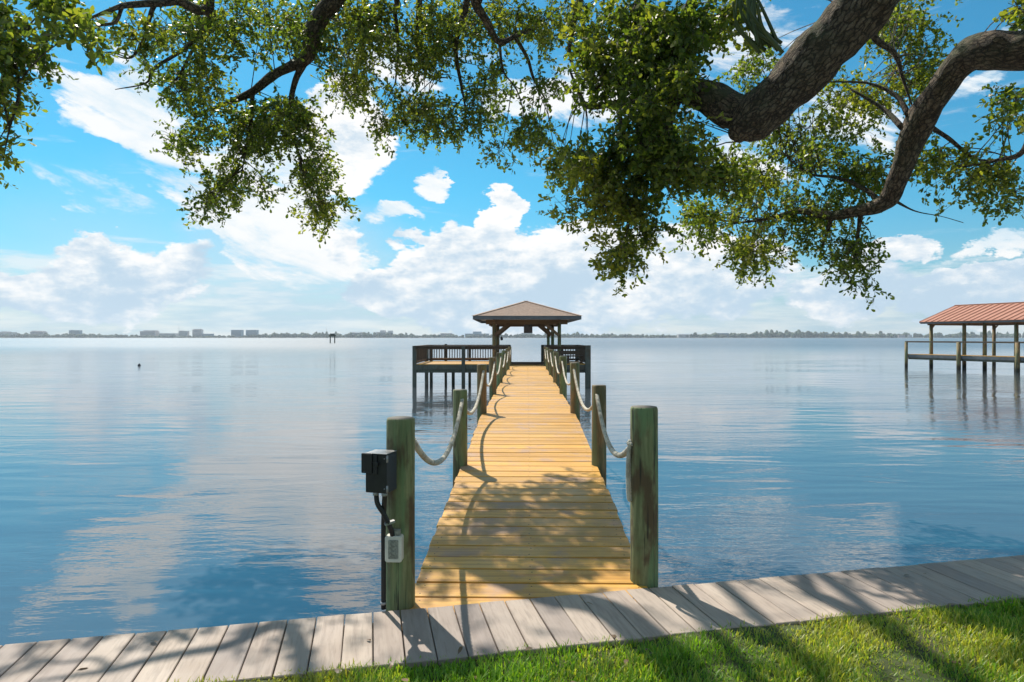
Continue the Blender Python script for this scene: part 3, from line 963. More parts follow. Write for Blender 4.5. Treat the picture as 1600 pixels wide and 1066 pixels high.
for row, (yy, xs) in enumerate(zip(Uy, ((.72, 2.9, 4.15, 5.95, 8.4, 11.0), (.72, 3.2, 5.95, 8.4, 11.0)))):
    for xx in xs:
        mb = MB(); mb.lathe([(.115, -1.6), (.112, .8), (.105, 2.92)], 14); mb.build('post', M['post'], bh, (xx, yy, 0))
        if xx < 1:
            mb = MB(); mb.bar((xx, yy, 2.55), (xx + .28, yy, 2.88), .05, .08); mb.build('brace', M['beam'], bh)
RZ, RR = 3.02, 4.16
y_e, y_r, y_b = .84, 4.30, 7.76
bbar('eave_beam', (.5, y_e + .42, 2.93), (12.6, y_e + .42, 2.93), .10, .20, M['beam'])
bbar('eave_beam', (.5, y_b - .26, 2.93), (12.6, y_b - .26, 2.93), .10, .20, M['beam'])
bbar('eave_fascia', (.30, y_e, RZ - .06), (12.8, y_e, RZ - .06), .04, .13, M['fascia'])
bbar('eave_fascia', (.30, y_b, RZ - .06), (12.8, y_b, RZ - .06), .04, .13, M['fascia'])
for xx in (.6, 3.2, 6.0, 8.4, 11.0):
    bbar('tie_beam', (xx, y_e + .3, 2.89), (xx, y_b - .2, 2.89), .06, .17, M['beam'])
PW = .42
sl_ = math.hypot(y_r - y_e, RR - RZ)
for sgn, ye_ in ((1, y_e - .06), (-1, y_b + .06)):
    ang = math.atan2(RR - RZ, y_r - y_e)
    mb = MB()
    L_ = (y_r - y_e + .06) / math.cos(ang)
    mb.box((0, 0, -.015), (PW, L_, .012))
    mb.box((PW - .02, 0, .012), (PW + .02, L_, .05))
    pm = mb.mesh('roof_panel'); pm.materials.append(M['metal_roof'])
    for k in range(30):
        o = obj('roof_panel', pm, None, bh)
        if sgn > 0:
            o.location = (.28 + k * PW, ye_, RZ); o.rotation_euler = (ang, 0, 0)
        else:
            o.location = (.28 + (k + 1) * PW, ye_, RZ); o.rotation_euler = (ang, 0, math.pi)
bbar('ridge_cap', (.25, y_r, RR + .045), (12.9, y_r, RR + .045), .22, .035, M['metal_roof'])
bbar('rake_trim', (.27, y_e - .06, RZ - .02), (.27, y_r, RR), .03, .12, M['metal_roof'])
bbar('rake_trim', (.27, y_b + .06, RZ - .02), (.27, y_r, RR), .03, .12, M['metal_roof'])

# ------------------------------------------------------------------ small things on the water
ch = empty('channel_marker', tuple(Vector((at(519.5, 528, 236).x, 236, 0))))
tag(ch, 'two legged channel marker standing far out in the bay', 'channel marker')
for xx in (-.8, .8):
    mb = MB(); mb.lathe([(.2, -1), (.19, 3.2)], 10); mb.build('pile', M['frame'], ch, (xx, 0, 0))
mb = MB(); mb.box((-1.2, -.5, 2.4), (1.2, .5, 2.75), .02); mb.build('platform', M['frame'], ch)
mb = MB(); mb.box((-.9, -.08, 2.76), (.9, .08, 3.4), .02); mb.build('sign_board', M['frame'], ch)
bu = empty('float', (at(217.5, 571, 46.5).x, 46.5, 0))
tag(bu, 'tiny dark float on the open water at left', 'float')
mb = MB(); mb.lathe([(.02, -.08), (.09, -.04), (.105, .02), (.08, .08), (.025, .12), (.02, .16)], 12); mb.build('ball', M['moss'], bu)
mb = MB(); mb.tube([(0, 0, .15), (.0, .02, .165), (0, 0, .18)], .008, 5); mb.build('eyelet', M['moss'], bu)

# ------------------------------------------------------------------ far shore
vs, fs = [], []
xs = np.linspace(-6000, 6000, 240)
for i, x in enumerate(xs):
    wob = 6 * math.sin(i * 1.7) + 4 * math.sin(i * .6)
    vs += [(x, SHORE + wob, -.6), (x, SHORE + 10 + wob, 1.2), (x, SHORE + 60, 2.0), (x, SHORE + 500, 2.5)]
for i in range(len(xs) - 1):
    for k in range(3):
        a_ = i * 4 + k
        fs.append((a_, a_ + 4, a_ + 5, a_ + 1))
tag(obj('far_shore', fast_mesh('far_shore', vs, fs), M['far_land']), 'low far shore across the bay', 'shore', kind='structure')

# treeline: lumpy crowns
ico = bpy.data.meshes.new('tmp_ico')
import bmesh
bm = bmesh.new(); bmesh.ops.create_icosphere(bm, subdivisions=2, radius=1); bm.to_mesh(ico); bm.free()
iv = np.array([v.co[:] for v in ico.vertices]); it = np.array([p.vertices[:] for p in ico.polygons])
bpy.data.meshes.remove(ico)
cv, cf = [], []
off = 0
NT = 3000
for k in range(NT):
    px = rng.uniform(-700, 2300)
    D = SHORE + rng.uniform(12, 90)
    x = (px - 800) / F * D
    reg = 0.75 + 0.35 * math.sin(px * .013 + 1.0) * math.sin(px * .0041) + (0.25 if px > 850 else 0)
    hgt = max(3.5, rng.normal(12.0, 4.2) * reg) * (1.0 + .2 * (rng.random() < .06))
    rx = rng.uniform(4.5, 9.5); rz = hgt * .5
    jit = 1 + rng.normal(0, .13, (len(iv), 1))
    p = iv * jit * np.array([rx, rx, rz]) + np.array([x, D, hgt - rz * .9 + .8])
    cv.append(p); cf.append(it + off); off += len(iv)
tl = obj('treeline', fast_mesh('treeline', np.vstack(cv), np.vstack(cf)), M['far_leaf'])
tag(tl, 'dark green treeline all along the far shore', 'trees', kind='stuff')

def building(px0, px1, ytop, mt, label, steps=(), bands=5, D=SHORE + 45):
    x0, x1 = (px0 - 800) / F * D, (px1 - 800) / F * D
    h = (527.4 - ytop) / F * D + CAMZ
    t = empty('building', ((x0 + x1) / 2, D, 0)); w = (x1 - x0) / 2
    tag(t, label, 'building', 'buildings on the far shore')
    dep = max(14.0, min(30, w))
    mb = MB(); mb.box((-w, 0, -.5), (w, dep, h)); mb.build('wall', M[mt], t)
    fl = max(2, int(h / 5.0))
    for k in range(fl):
        z = 2.0 + (h - 3) * (k + .35) / fl
        mb = MB(); mb.box((-w * .94, -.5, z), (w * .94, -.05, z + (h - 3) / fl * .42)); mb.build('window', M['b_glass'], t)
    for (f0, f1, hh) in steps:
        mb = MB(); mb.box((-w + 2 * w * f0, 2, h - .1), (-w + 2 * w * f1, dep - 2, h + hh)); mb.build('penthouse', M[mt], t)
    mb = MB(); mb.box((-w - .4, -.7, h + .02), (w + .4, dep + .4, h + .9)); mb.build('parapet', M[mt], t)

building(-4, 18.5, 519.5, 'b_pale', 'pale stepped block at the far left end of the skyline', [(.25, .6, 4)])
building(47, 67, 518.6, 'b_pink', 'pinkish apartment block, second from the left end of the skyline', [(.1, .4, 4), (.6, .9, 3)])
building(107.5, 123.5, 516.5, 'b_blue', 'lone blue grey office block left of the skyline gap', [(.1, .3, 2)])
building(218.5, 242.5, 518.0, 'b_pink', 'wide pinkish block with a stepped left side on the skyline', [(.2, .95, 4)])
building(248, 274, 521.3, 'b_pale', 'long low pale building left of the radio mast')
building(279, 292.5, 517.5, 'b_pale', 'pale block beside the radio mast', [(.1, .5, 2)])
building(300.5, 314.5, 515.5, 'b_pink', 'tall pale block right of the radio mast', [(.1, .9, 3)])
building(315.5, 331, 522.0, 'b_blue', 'low grey blue block next to the tall pale block')
building(361, 377.5, 516.0, 'b_blue', 'left one of the twin blue grey towers')
building(384, 401, 516.0, 'b_blue', 'right one of the twin blue grey towers')
building(547.5, 571, 520.2, 'b_pale', 'pale wide block between the channel marker and the stepped tower', [(.05, .25, 2.5), (.6, .8, 3)])
building(587.5, 612, 519.5, 'b_pale', 'pale stepped tower left of the platform', [(.25, .55, 8), (.75, 1, 7)])
building(688, 706, 521.3, 'b_pink', 'low pinkish block above the left platform rail')
building(726.5, 764, 521.8, 'b_blue', 'wide blue grey building left of the gazebo posts', [(.33, .68, 9)])
building(814.5, 832, 520.6, 'b_white', 'white boxy building seen through the gazebo')
building(1060, 1078, 523.0, 'b_pale', 'low pale house among the trees right of the gazebo', D=SHORE + 8)
building(1120, 1139, 521.0, 'b_blue', 'small blue grey block rising from the trees right of the gazebo')
building(1276, 1296, 521.6, 'b_blue', 'grey block half hidden in the trees toward the boathouse')
building(1404, 1414, 524.0, 'b_pink', 'small pinkish house on the far shore left of the boathouse', D=SHORE + 8)
building(1419, 1425, 523.6, 'b_white', 'small pale house on the far shore just left of the boathouse roof', D=SHORE + 8)
for px, yt, lab in ((279.5, 507.5, 'thin radio mast on the skyline at left'), (510.3, 510.5, 'thin lattice mast above the treeline near the channel marker')):
    D = SHORE + 60
    t = empty('radio_mast', ((px - 800) / F * D, D, 0)); tag(t, lab, 'mast')
    hh = (527.4 - yt) / F * D + 2
    mb = MB(); mb.lathe([(.9, 0), (.5, hh)], 6); mb.build('mast_tower', M['b_pale'], t)
    mb = MB(); mb.box((-1.6, -.5, hh * .72), (1.6, .5, hh * .72 + 1.4)); mb.build('antenna_panel', M['b_pale'], t)

# ------------------------------------------------------------------ the live oak
tree = empty('oak_tree', (6.4, -1.6, 0.45))
tag(tree, 'old live oak with thick rough limbs hanging leafy branches over the water', 'tree')
TB = tree.location
skeleton = []      # sampled points of woody branches, for attaching twigs

def limb(name, pts, n=8, sides=14, rough=0.10):
    """pts: rows of x, y, z, radius"""
    S = spline(pts, n)
    P = [Vector(p[:3]) for p in S]
    rad = [max(.004, p[3]) for p in S]
    mb = MB()
    mb.tube([p - TB for p in P], rad, sides)
    ph = random.random() * 9
    gr_, vv, run = [], [], 0.0
    for i, v in enumerate(mb.v):
        ring, j = i // sides, i % sides
        if j == 0 and ring: run += (P[ring] - P[ring - 1]).length
        a = 2 * math.pi * j / sides
        gr_.append((rad[ring] * math.cos(a) + ph, rad[ring] * math.sin(a), run))
        c = P[ring] - TB
        d = Vector(v) - c
        q_ = Vector(v) * 5.0
        k = 1 + rough * (math.sin(q_.x * 1.3 + ph) * math.sin(q_.y * 1.1 + 2 * ph) + .7 * math.sin(q_.z * 1.9 + q_.x * 2.3 + ph) + .4 * math.sin(q_.x * 5.1 + q_.z * 4.3))
        if rad[ring] > .05:
            k += .035 * mnoise.noise(Vector(v) * 9.0) + .03 * mnoise.noise(Vector((gr_[-1][0] * 34, gr_[-1][1] * 34, run * 13)))
        vv.append(tuple(c + d * k))
    mb.v = vv
    o = mb.build(name, M['bark'], tree)
    at_ = o.data.attributes.new('grain', 'FLOAT_VECTOR', 'POINT')
    at_.data.foreach_set('vector', np.array(gr_, dtype=np.float32).ravel())
    for p, r in zip(P, rad):
        skeleton.append((p.x, p.y, p.z, r))
    return P

def px_limb(name, rows, pre=(), **kw):
    """rows of photo x, y, distance, radius"""
    pts = [tuple(p) for p in pre] + [(*at(a, b, D), r) for a, b, D, r in rows]
    return limb(name, pts, **kw)

limb('trunk', [(6.4, -1.6, .3, .75), (6.35, -1.55, 1.0, .58), (6.2, -1.4, 2.0, .52), (6.0, -1.1, 3.0, .5), (5.8, -.8, 3.7, .42)], 8, 24, .06)
px_limb('limb', [(1450, -130, 4.6, .30), (1385, -50, 4.9, .225), (1330, 30, 5.15, .212), (1270, 95, 5.4, .207), (1215, 150, 5.6, .20), (1172, 192, 5.75, .185), (1156, 212, 5.82, .12), (1152, 222, 5.85, .03)],
        [(5.85, -.9, 3.5, .42), (5.0, 1.2, 4.4, .36)], n=22, sides=56, rough=.06)
px_limb('limb', [(1190, 165, 5.75, .13), (1150, 175, 5.85, .165), (1112, 152, 6.0, .155), (1072, 142, 6.2, .12), (1035, 150, 6.4, .085), (1000, 155, 6.6, .055), (960, 162, 6.8, .038), (918, 166, 7.0, .030), (905, 145, 7.1, .02), (890, 110, 7.2, .012)], n=16, sides=36, rough=.10)
px_limb('limb', [(1720, 40, 5.2, .20), (1600, 78, 5.6, .172), (1550, 80, 5.8, .178), (1508, 92, 6.0, .145), (1468, 140, 6.25, .125), (1432, 200, 6.6, .130), (1415, 250, 6.8, .115), (1396, 300, 7.05, .098), (1375, 320, 7.2, .085), (1340, 330, 7.45, .072), (1300, 337, 7.8, .058), (1250, 330, 8.1, .035), (1200, 342, 8.4, .022), (1140, 350, 8.8, .01)],
        [(5.9, -.9, 3.3, .40), (5.9, 2.3, 4.3, .27)], n=18, sides=40, rough=.10)
# the great limb overhead that carries the hanging branches on the left
limb('limb', [(5.8, -.9, 3.6, .40), (4.6, 1.0, 5.9, .33), (2.6, 3.0, 8.0, .25), (.4, 4.6, 8.6, .20), (-2.0, 5.8, 8.4, .15), (-4.0, 6.2, 7.7, .11), (-5.6, 6.2, 6.9, .07), (-6.6, 6.0, 6.2, .03)], 8, 16, .06)
br = [
    ([(560, -90, 7.5, .125), (525, -10, 7.7, .115), (498, 30, 7.9, .11), (484, 70, 8.0, .095), (478, 92, 8.05, .075), (430, 116, 8.2, .06), (392, 145, 8.3, .045), (345, 165, 8.4, .028), (305, 180, 8.5, .014)], (-2.0, 5.8, 8.4, .13)),
    ([(478, 92, 8.05, .05), (462, 125, 8.1, .04), (455, 160, 8.2, .034), (457, 205, 8.3, .026), (468, 245, 8.4, .016), (480, 290, 8.5, .008)], None),
    ([(395, 142, 8.3, .03), (392, 190, 8.35, .024), (384, 235, 8.4, .014), (376, 280, 8.4, .007)], None),
    ([(330, -20, 6.9, .05), (275, 2, 6.6, .042), (225, 6, 6.4, .034), (190, 10, 6.2, .026), (150, 25, 6.0, .015), (130, 33, 5.9, .008)], (-3.2, 6.0, 8.0, .07)),
    ([(190, 12, 6.2, .02), (180, 35, 6.2, .016), (150, 42, 6.1, .012), (131, 66, 6.0, .005)], None),
    ([(250, -10, 6.8, .03), (236, 20, 6.8, .024), (226, 60, 6.8, .018), (205, 90, 6.8, .012), (175, 86, 6.8, .004)], None),
    ([(330, 10, 7.4, .04), (318, 45, 7.5, .032), (290, 75, 7.5, .024), (240, 108, 7.5, .017), (228, 130, 7.5, .012), (180, 140, 7.5, .004)], None),
    ([(300, 80, 7.5, .02), (282, 115, 7.6, .015), (262, 140, 7.7, .006)], None),
    ([(745, -60, 7.3, .065), (742, 0, 7.6, .055), (760, 33, 7.8, .045), (779, 65, 8.0, .04), (805, 57, 8.1, .03), (831, 45, 8.3, .016), (860, 40, 8.4, .008)], (-.8, 5.2, 8.6, .08)),
    ([(805, 58, 8.1, .026), (824, 91, 8.2, .022), (834, 123, 8.3, .018), (854, 158, 8.4, .008)], None),
    ([(780, 66, 8.0, .02), (786, 110, 8.1, .014), (800, 130, 8.1, .007)], None),
    ([(732, -60, 8.2, .05), (730, 0, 8.4, .042), (720, 39, 8.5, .036), (712, 78, 8.6, .03), (720, 130, 8.7, .022), (727, 172, 8.8, .012), (720, 205, 8.8, .005)], (-1.4, 5.5, 8.5, .06)),
    ([(650, -50, 8.3, .05), (655, 0, 8.5, .04), (652, 50, 8.6, .03), (655, 95, 8.7, .022), (672, 118, 8.8, .014), (700, 122, 8.8, .007)], (-1.7, 5.65, 8.45, .06)),
    ([(612, -40, 8.4, .04), (617, 20, 8.6, .03), (622, 70, 8.7, .02), (618, 130, 8.8, .01)], (-1.9, 5.75, 8.4, .06)),
    ([(1010, 150, 6.55, .05), (1000, 195, 6.6, .042), (1003, 245, 6.7, .034), (998, 290, 6.8, .022), (985, 340, 6.9, .012), (975, 400, 7.0, .006)], None),
    ([(1060, 146, 6.25, .06), (1042, 200, 6.35, .05), (1050, 240, 6.4, .045), (1075, 268, 6.5, .036), (1105, 285, 6.6, .022), (1140, 300, 6.7, .01)], None),
    ([(965, 162, 6.8, .03), (970, 200, 6.8, .026), (972, 240, 6.9, .018), (950, 290, 7.0, .01), (915, 320, 7.1, .005)], None),
    ([(1350, -30, 6.9, .05), (1356, 18, 7.0, .042), (1368, 60, 7.1, .036), (1398, 84, 7.2, .028), (1410, 120, 7.2, .018), (1425, 165, 7.2, .008)], (4.2, 3.0, 6.6, .08)),
    ([(1420, 180, 6.55, .03), (1400, 150, 6.7, .022), (1355, 130, 6.9, .015), (1290, 128, 7.1, .007)], None),
    ([(1410, 200, 6.65, .03), (1380, 170, 6.9, .022), (1330, 140, 7.1, .012)], None),
    ([(1380, 318, 7.2, .035), (1350, 295, 7.5, .028), (1310, 278, 7.8, .022), (1260, 270, 8.1, .014), (1220, 235, 8.4, .007)], None),
    ([(1300, 337, 7.8, .03), (1290, 370, 7.9, .02), (1280, 400, 8.0, .008)], None),
    ([(1345, 335, 7.5, .03), (1340, 370, 7.6, .02), (1335, 420, 7.7, .009)], None),
    ([(1440, 190, 6.6, .03), (1480, 215, 6.9, .022), (1530, 250, 7.2, .012), (1590, 245, 7.4, .008)], None),
    ([(1640, 150, 5.6, .05), (1600, 235, 6.4, .03), (1560, 250, 6.8, .018), (1500, 262, 7.0, .007)], (4.9, 5.0, 4.6, .06)),
    ([(1030, -60, 6.2, .06), (1000, 10, 6.4, .045), (985, 60, 6.5, .034), (960, 110, 6.6, .02), (930, 140, 6.7, .01)], (2.6, 3.0, 8.0, .09)),
    ([(1100, -40, 6.0, .05), (1080, 30, 6.1, .04), (1062, 90, 6.2, .035), (1068, 140, 6.2, .03)], (2.9, 2.8, 7.8, .08)),
    ([(905, -40, 7.4, .04), (900, 20, 7.5, .03), (890, 80, 7.6, .02), (905, 130, 7.7, .01)], (.4, 4.6, 8.6, .06)),
    ([(-60, -40, 5.9, .05), (-20, 30, 5.7, .035), (15, 80, 5.6, .024), (30, 140, 5.5, .014), (15, 200, 5.4, .008), (5, 250, 5.4, .004)], (-5.6, 6.2, 6.9, .06)),
    ([(-20, 30, 5.7, .025), (30, 40, 5.6, .016), (70, 70, 5.5, .007)], None),
    ([(1395, 312, 7.1, .018), (1430, 330, 7.1, .008), (1470, 338, 7.1, .004), (1505, 348, 7.1, .002)], None),
]
for rows, pre in br:
    px_limb('branch', rows, [pre] if pre else (), n=6, sides=8, rough=.08)
SK = np.array(skeleton)

# foliage volumes: photo x, y, half width, half height, distance, half depth, sprays, leaf size
fol = [
    (14, 55, 54, 80, 5.6, .5, 170, .054), (8, 150, 40, 60, 5.5, .4, 85, .054), (-6, 235, 24, 45, 5.4, .3, 30, .052), (58, 100, 24, 40, 5.6, .3, 26, .054),
    (105, 20, 55, 30, 5.0, .4, 46, .064), (118, 48, 20, 14, 5.0, .2, 18, .064),
    (215, 45, 40, 45, 6.8, .5, 60, .052), (250, 110, 25, 25, 7.4, .5, 22, .05), (160, 85, 8, 6, 6.6, .2, 4, .05),
    (320, 50, 110, 70, 7.6, .9, 330, .052), (430, 45, 90, 65, 8.2, 1.0, 260, .052), (320, 135, 70, 45, 8.0, .7, 150, .052),
    (300, 205, 50, 45, 8.2, .6, 110, .05), (365, 205, 65, 60, 8.4, .8, 200, .052), (450, 200, 65, 70, 8.5, .8, 260, .052),
    (350, 290, 45, 45, 8.4, .6, 130, .052), (320, 320, 20, 34, 8.3, .4, 30, .05), (480, 270, 45, 50, 8.6, .7, 150, .052), (505, 325, 40, 40, 8.6, .6, 110, .052), (410, 290, 40, 30, 8.5, .5, 50, .05), (425, 165, 50, 55, 8.3, .6, 120, .052),
    (575, 60, 85, 75, 8.4, 1.0, 340, .052), (570, 130, 55, 40, 8.6, .7, 110, .05), (620, 180, 45, 55, 8.6, .6, 130, .052), (690, 70, 80, 80, 8.8, 1.0, 300, .052), (690, 175, 55, 50, 8.8, .7, 170, .052), (760, 150, 50, 60, 8.6, .7, 150, .052),
    (790, 40, 70, 50, 8.5, .9, 150, .05), (780, 230, 18, 45, 8.5, .4, 26, .05), (745, 200, 35, 25, 8.5, .4, 40, .05), (850, 60, 50, 60, 8.4, .8, 120, .05), (835, 205, 45, 45, 8.3, .6, 110, .052), (880, 250, 40, 50, 8.0, .6, 90, .052),
    (970, 60, 90, 80, 6.6, .7, 420, .056), (940, 120, 50, 50, 6.8, .5, 130, .056), (1060, 40, 70, 55, 6.2, .6, 240, .058), (1130, 25, 60, 32, 6.4, .5, 70, .066), (1040, 100, 40, 50, 6.2, .4, 130, .058), (1060, 115, 45, 30, 5.8, .3, 60, .050), (1010, 150, 50, 35, 6.0, .3, 80, .050), (1085, 190, 36, 20, 5.8, .25, 22, .050),
    (1010, 210, 80, 65, 6.6, .7, 360, .056), (930, 250, 60, 60, 7.0, .6, 210, .055), (1060, 250, 75, 60, 6.7, .7, 320, .056), (970, 310, 75, 45, 7.0, .6, 230, .055), (890, 320, 26, 24, 7.2, .3, 32, .052), (970, 400, 42, 45, 7.0, .4, 120, .052), (1000, 350, 45, 30, 7.0, .4, 80, .052), (1130, 270, 50, 40, 6.9, .6, 120, .054),
    (1110, 340, 55, 45, 8.2, .7, 150, .052), (1180, 370, 65, 50, 8.4, .8, 210, .052), (1190, 290, 70, 55, 8.4, .9, 210, .052), (1270, 340, 70, 55, 8.2, .8, 230, .052), (1260, 230, 70, 60, 8.6, 1.0, 200, .052), (1340, 270, 60, 60, 8.2, .8, 170, .052),
    (1340, 400, 40, 55, 7.8, .5, 130, .05), (1345, 445, 18, 16, 7.8, .2, 16, .05), (1170, 415, 18, 16, 8.4, .3, 12, .05), (1210, 200, 30, 50, 8.8, .7, 60, .05),
    (1180, 110, 40, 60, 9.0, .8, 100, .05), (1420, 60, 60, 65, 8.2, .8, 180, .052), (1340, 180, 70, 55, 8.6, .9, 130, .05), (1440, 240, 50, 60, 7.8, .7, 90, .052), (1410, 140, 60, 40, 8.0, .8, 70, .05),
    (1530, 265, 60, 45, 7.2, .6, 130, .053), (1390, 30, 60, 45, 8.4, .7, 110, .052), (1440, 110, 50, 50, 8.2, .6, 90, .052), (1300, 150, 60, 50, 8.8, .8, 110, .052), (1240, 130, 40, 50, 8.8, .6, 70, .052), (640, 40, 90, 60, 8.6, .9, 150, .052), (720, 30, 80, 50, 8.7, .9, 130, .052), (880, 30, 50, 50, 7.8, .6, 90, .054), (520, 40, 60, 60, 8.3, .8, 110, .052), (860, 120, 40, 40, 8.0, .5, 40, .052), (1580, 170, 35, 50, 7.0, .5, 80, .053), (1575, 300, 40, 30, 7.2, .4, 60, .053), (1590, 15, 30, 22, 6.4, .4, 30, .056), (1470, 270, 30, 35, 7.4, .4, 40, .052),
]
clump_c, leaf_s, centre, which, base_i = [], [], [], [], 0
for (px, py, rx, ry, D, rd, n_, ls) in fol:
    n_ = int(n_ * .76)
    ls = ls * 1.14
    sh = 0.12 * F / D
    rx, ry = max(rx - sh, rx * .45), max(ry - sh, ry * .45)
    # sprays gather in small clumps
    nc = max(2, n_ // 12)
    u = rng.normal(size=(nc, 3)); u /= np.linalg.norm(u, axis=1)[:, None]
    u *= rng.random((nc, 1)) ** (1 / 2.6)
    cx = px + u[:, 0] * rx; cy = py + u[:, 1] * ry; cd = D + u[:, 2] * rd
    C0 = np.stack([(cx - 800) / F * cd, cd, CAMZ + (527.4 - cy) / F * cd], 1)
    pick = rng.integers(0, nc, n_)
    P = C0[pick] + rng.normal(size=(n_, 3)) * np.array([.085, .11, .085]) * (D / 8)
    clump_c.append(P); leaf_s.append(np.full(n_, ls)); centre.append(C0); which.append(pick + base_i); base_i += nc
# unseen crown on the overhead limb: leaf mass added to shade and cut skylight
for (x, y, z, rx, ry, rz, n_) in [(-1.9, 10.3, 8.0, 1.6, .9, .45, 150), (-.4, 9.6, 7.8, 1.2, .7, .4, 90), (4.0, 0.0, 9.4, 4.0, 3.0, 1.2, 620), (0.0, 2.0, 9.2, 2.6, 2.6, 1.0, 460), (-2.0, -2.0, 9.0, 3.0, 3.0, 1.2, 420), (8.5, -3.0, 8.4, 3.5, 3.5, 1.5, 420), (3.0, -5.0, 8.8, 4.0, 3.0, 1.4, 420), (9.5, 3.0, 7.6, 2.0, 3.0, 1.4, 260), (3.5, 4.5, 8.6, 2.6, 2.4, 1.0, 420), (0.5, 5.5, 9.0, 2.4, 2.4, 1.0, 420), (-2.5, 4.0, 8.8, 2.6, 2.6, 1.0, 420), (-5.5, 3.5, 8.0, 2.0, 2.6, 1.0, 260), (-2.6, 8.0, 8.2, 2.0, 1.6, .8, 160), (5.5, 1.5, 8.2, 2.4, 2.6, 1.2, 330), (-5.6, 6.6, 6.6, 1.3, 1.3, .7, 120), (7.0, 5.0, 6.6, 1.6, 2.0, 1.1, 240), (5.2, 7.6, 6.9, 1.6, 1.2, .7, 160), (2.4, 8.4, 7.2, 1.6, 1.0, .7, 120)]:
    nc = n_ // 9
    u = rng.normal(size=(nc, 3)); u /= np.linalg.norm(u, axis=1)[:, None]; u *= rng.random((nc, 1)) ** .4
    C0 = np.array([x, y, z]) + u * np.array([rx, ry, rz])
    pick = rng.integers(0, nc, n_)
    P = C0[pick] + rng.normal(size=(n_, 3)) * .17
    centre.append(C0); which.append(pick + base_i); base_i += nc
    clump_c.append(P); leaf_s.append(np.full(n_, .056 if y > 7 else .105))
SP = np.vstack(clump_c); LS = np.concatenate(leaf_s)
NS = len(SP)
# every clump hangs on a twig that leaves the wood near it, every spray on its clump
CC = np.vstack(centre); WH = np.concatenate(which)
own = np.empty(len(CC), dtype=int)
for a in range(0, len(CC), 500):
    d2 = ((CC[a:a + 500, None, :] - SK[None, :, :3]) ** 2).sum(2)
    own[a:a + 500] = np.argpartition(d2, 10, axis=1)[np.arange(len(d2)), rng.integers(0, 10, len(d2))]
CA = SK[own, :3]
AN = CC[WH]
dirv = SP - AN
dl = np.linalg.norm(dirv, axis=1)[:, None] + 1e-6
out = dirv / dl
sd_ = out * .5 + rng.normal(size=(NS, 3)) * .55 + np.array([0, 0, -.55])
sd_ /= np.linalg.norm(sd_, axis=1)[:, None]
slen = rng.uniform(.13, .26, NS)
# leaves
LPS = 15
t = np.tile(np.linspace(.08, 1.0, LPS), (NS, 1)) + rng.normal(0, .03, (NS, LPS))
tw_end = SP + sd_ * slen[:, None]
LP = SP[:, None, :] + sd_[:, None, :] * (slen[:, None] * t)[..., None] + rng.normal(0, .012, (NS, LPS, 3))
ld = sd_[:, None, :] * .55 + rng.normal(size=(NS, LPS, 3)) * .75
ld /= np.linalg.norm(ld, axis=2)[..., None]
ln = rng.normal(size=(NS, LPS, 3)) * .7 + np.array([0, 0, .8])
ln -= ld * (ln * ld).sum(2)[..., None]
ln /= np.linalg.norm(ln, axis=2)[..., None]
lb = np.cross(ld, ln)
lL = (LS[:, None] * rng.uniform(.5, 1.25, (NS, LPS))).reshape(-1, 1)
lW = lL * rng.uniform(.20, .29, lL.shape)
LP, ld, ln, lb = (q_.reshape(-1, 3) for q_ in (LP, ld, ln, lb))
cur = rng.uniform(-.10, .16, lL.shape)
Vt = np.stack([LP, LP + ld * lL * .38 + lb * lW * .9 + ln * lL * .05, LP + ld * lL * .38 - lb * lW * .9 + ln * lL * .05,
               LP + ld * lL * .76 + lb * lW + ln * lL * cur * .5, LP + ld * lL * .76 - lb * lW + ln * lL * cur * .5, LP + ld * lL + ln * lL * cur], 1)
NL = len(LP); print('leaves', NL)
Vt = Vt.reshape(-1, 3) - np.array(TB)
tri = np.array([(0, 2, 1), (1, 2, 4), (1, 4, 3), (3, 4, 5)])
Fc = (np.arange(NL)[:, None, None] * 6 + tri[None]).reshape(-1, 3)
crown = obj('crown', fast_mesh('crown', Vt, Fc, True), M['leaf'], tree)
tag(crown, kind='stuff')
# twigs: curved three sided tubes from the wood to each clump and through each spray
def tubes3(A, B, Cc, r0, r1):
    """quadratic curves A-B-C as 3-sided tubes, five rings each"""
    n_ = len(A)
    ts_ = np.linspace(0, 1, 5)
    rings = []
    T = Cc - A; T /= np.linalg.norm(T, axis=1)[:, None] + 1e-9
    ref = np.where(np.abs(T[:, 2:3]) < .9, np.array([[0, 0, 1.0]]), np.array([[1.0, 0, 0]]))
    s1 = np.cross(T, ref); s1 /= np.linalg.norm(s1, axis=1)[:, None]; s2 = np.cross(T, s1)
    for t_ in ts_:
        p = (1 - t_) ** 2 * A + 2 * t_ * (1 - t_) * B + t_ * t_ * Cc
        r_ = (r0 + (r1 - r0) * t_)[:, None]
        for k in range(3):
            a = 2 * math.pi * k / 3
            rings.append(p + (s1 * math.cos(a) + s2 * math.sin(a)) * r_)
    Vv_ = np.stack(rings, 1).reshape(-1, 3)
    q_ = []
    for i in range(4):
        for k in range(3):
            q_.append((i * 3 + k, i * 3 + (k + 1) % 3, (i + 1) * 3 + (k + 1) % 3, (i + 1) * 3 + k))
    Ff = (np.arange(n_)[:, None, None] * 15 + np.array(q_)[None]).reshape(-1, 4)
    return Vv_, Ff
cl = np.linalg.norm(CC - CA, axis=1)
ok = cl < 2.2
Bm = (CA + CC) / 2 + np.array([0, 0, .10]) * cl[:, None] + rng.normal(0, .10, CC.shape) * cl[:, None]
v1, f1 = tubes3(CA[ok], Bm[ok], CC[ok], np.full(ok.sum(), .008), np.full(ok.sum(), .0035))
sel = (rng.random(NS) < .6) & (dl[:, 0] < .5)
v3, f3 = tubes3(AN[sel], (AN[sel] + SP[sel]) / 2 + rng.normal(0, .02, (sel.sum(), 3)), SP[sel], np.full(sel.sum(), .0035), np.full(sel.sum(), .0022))
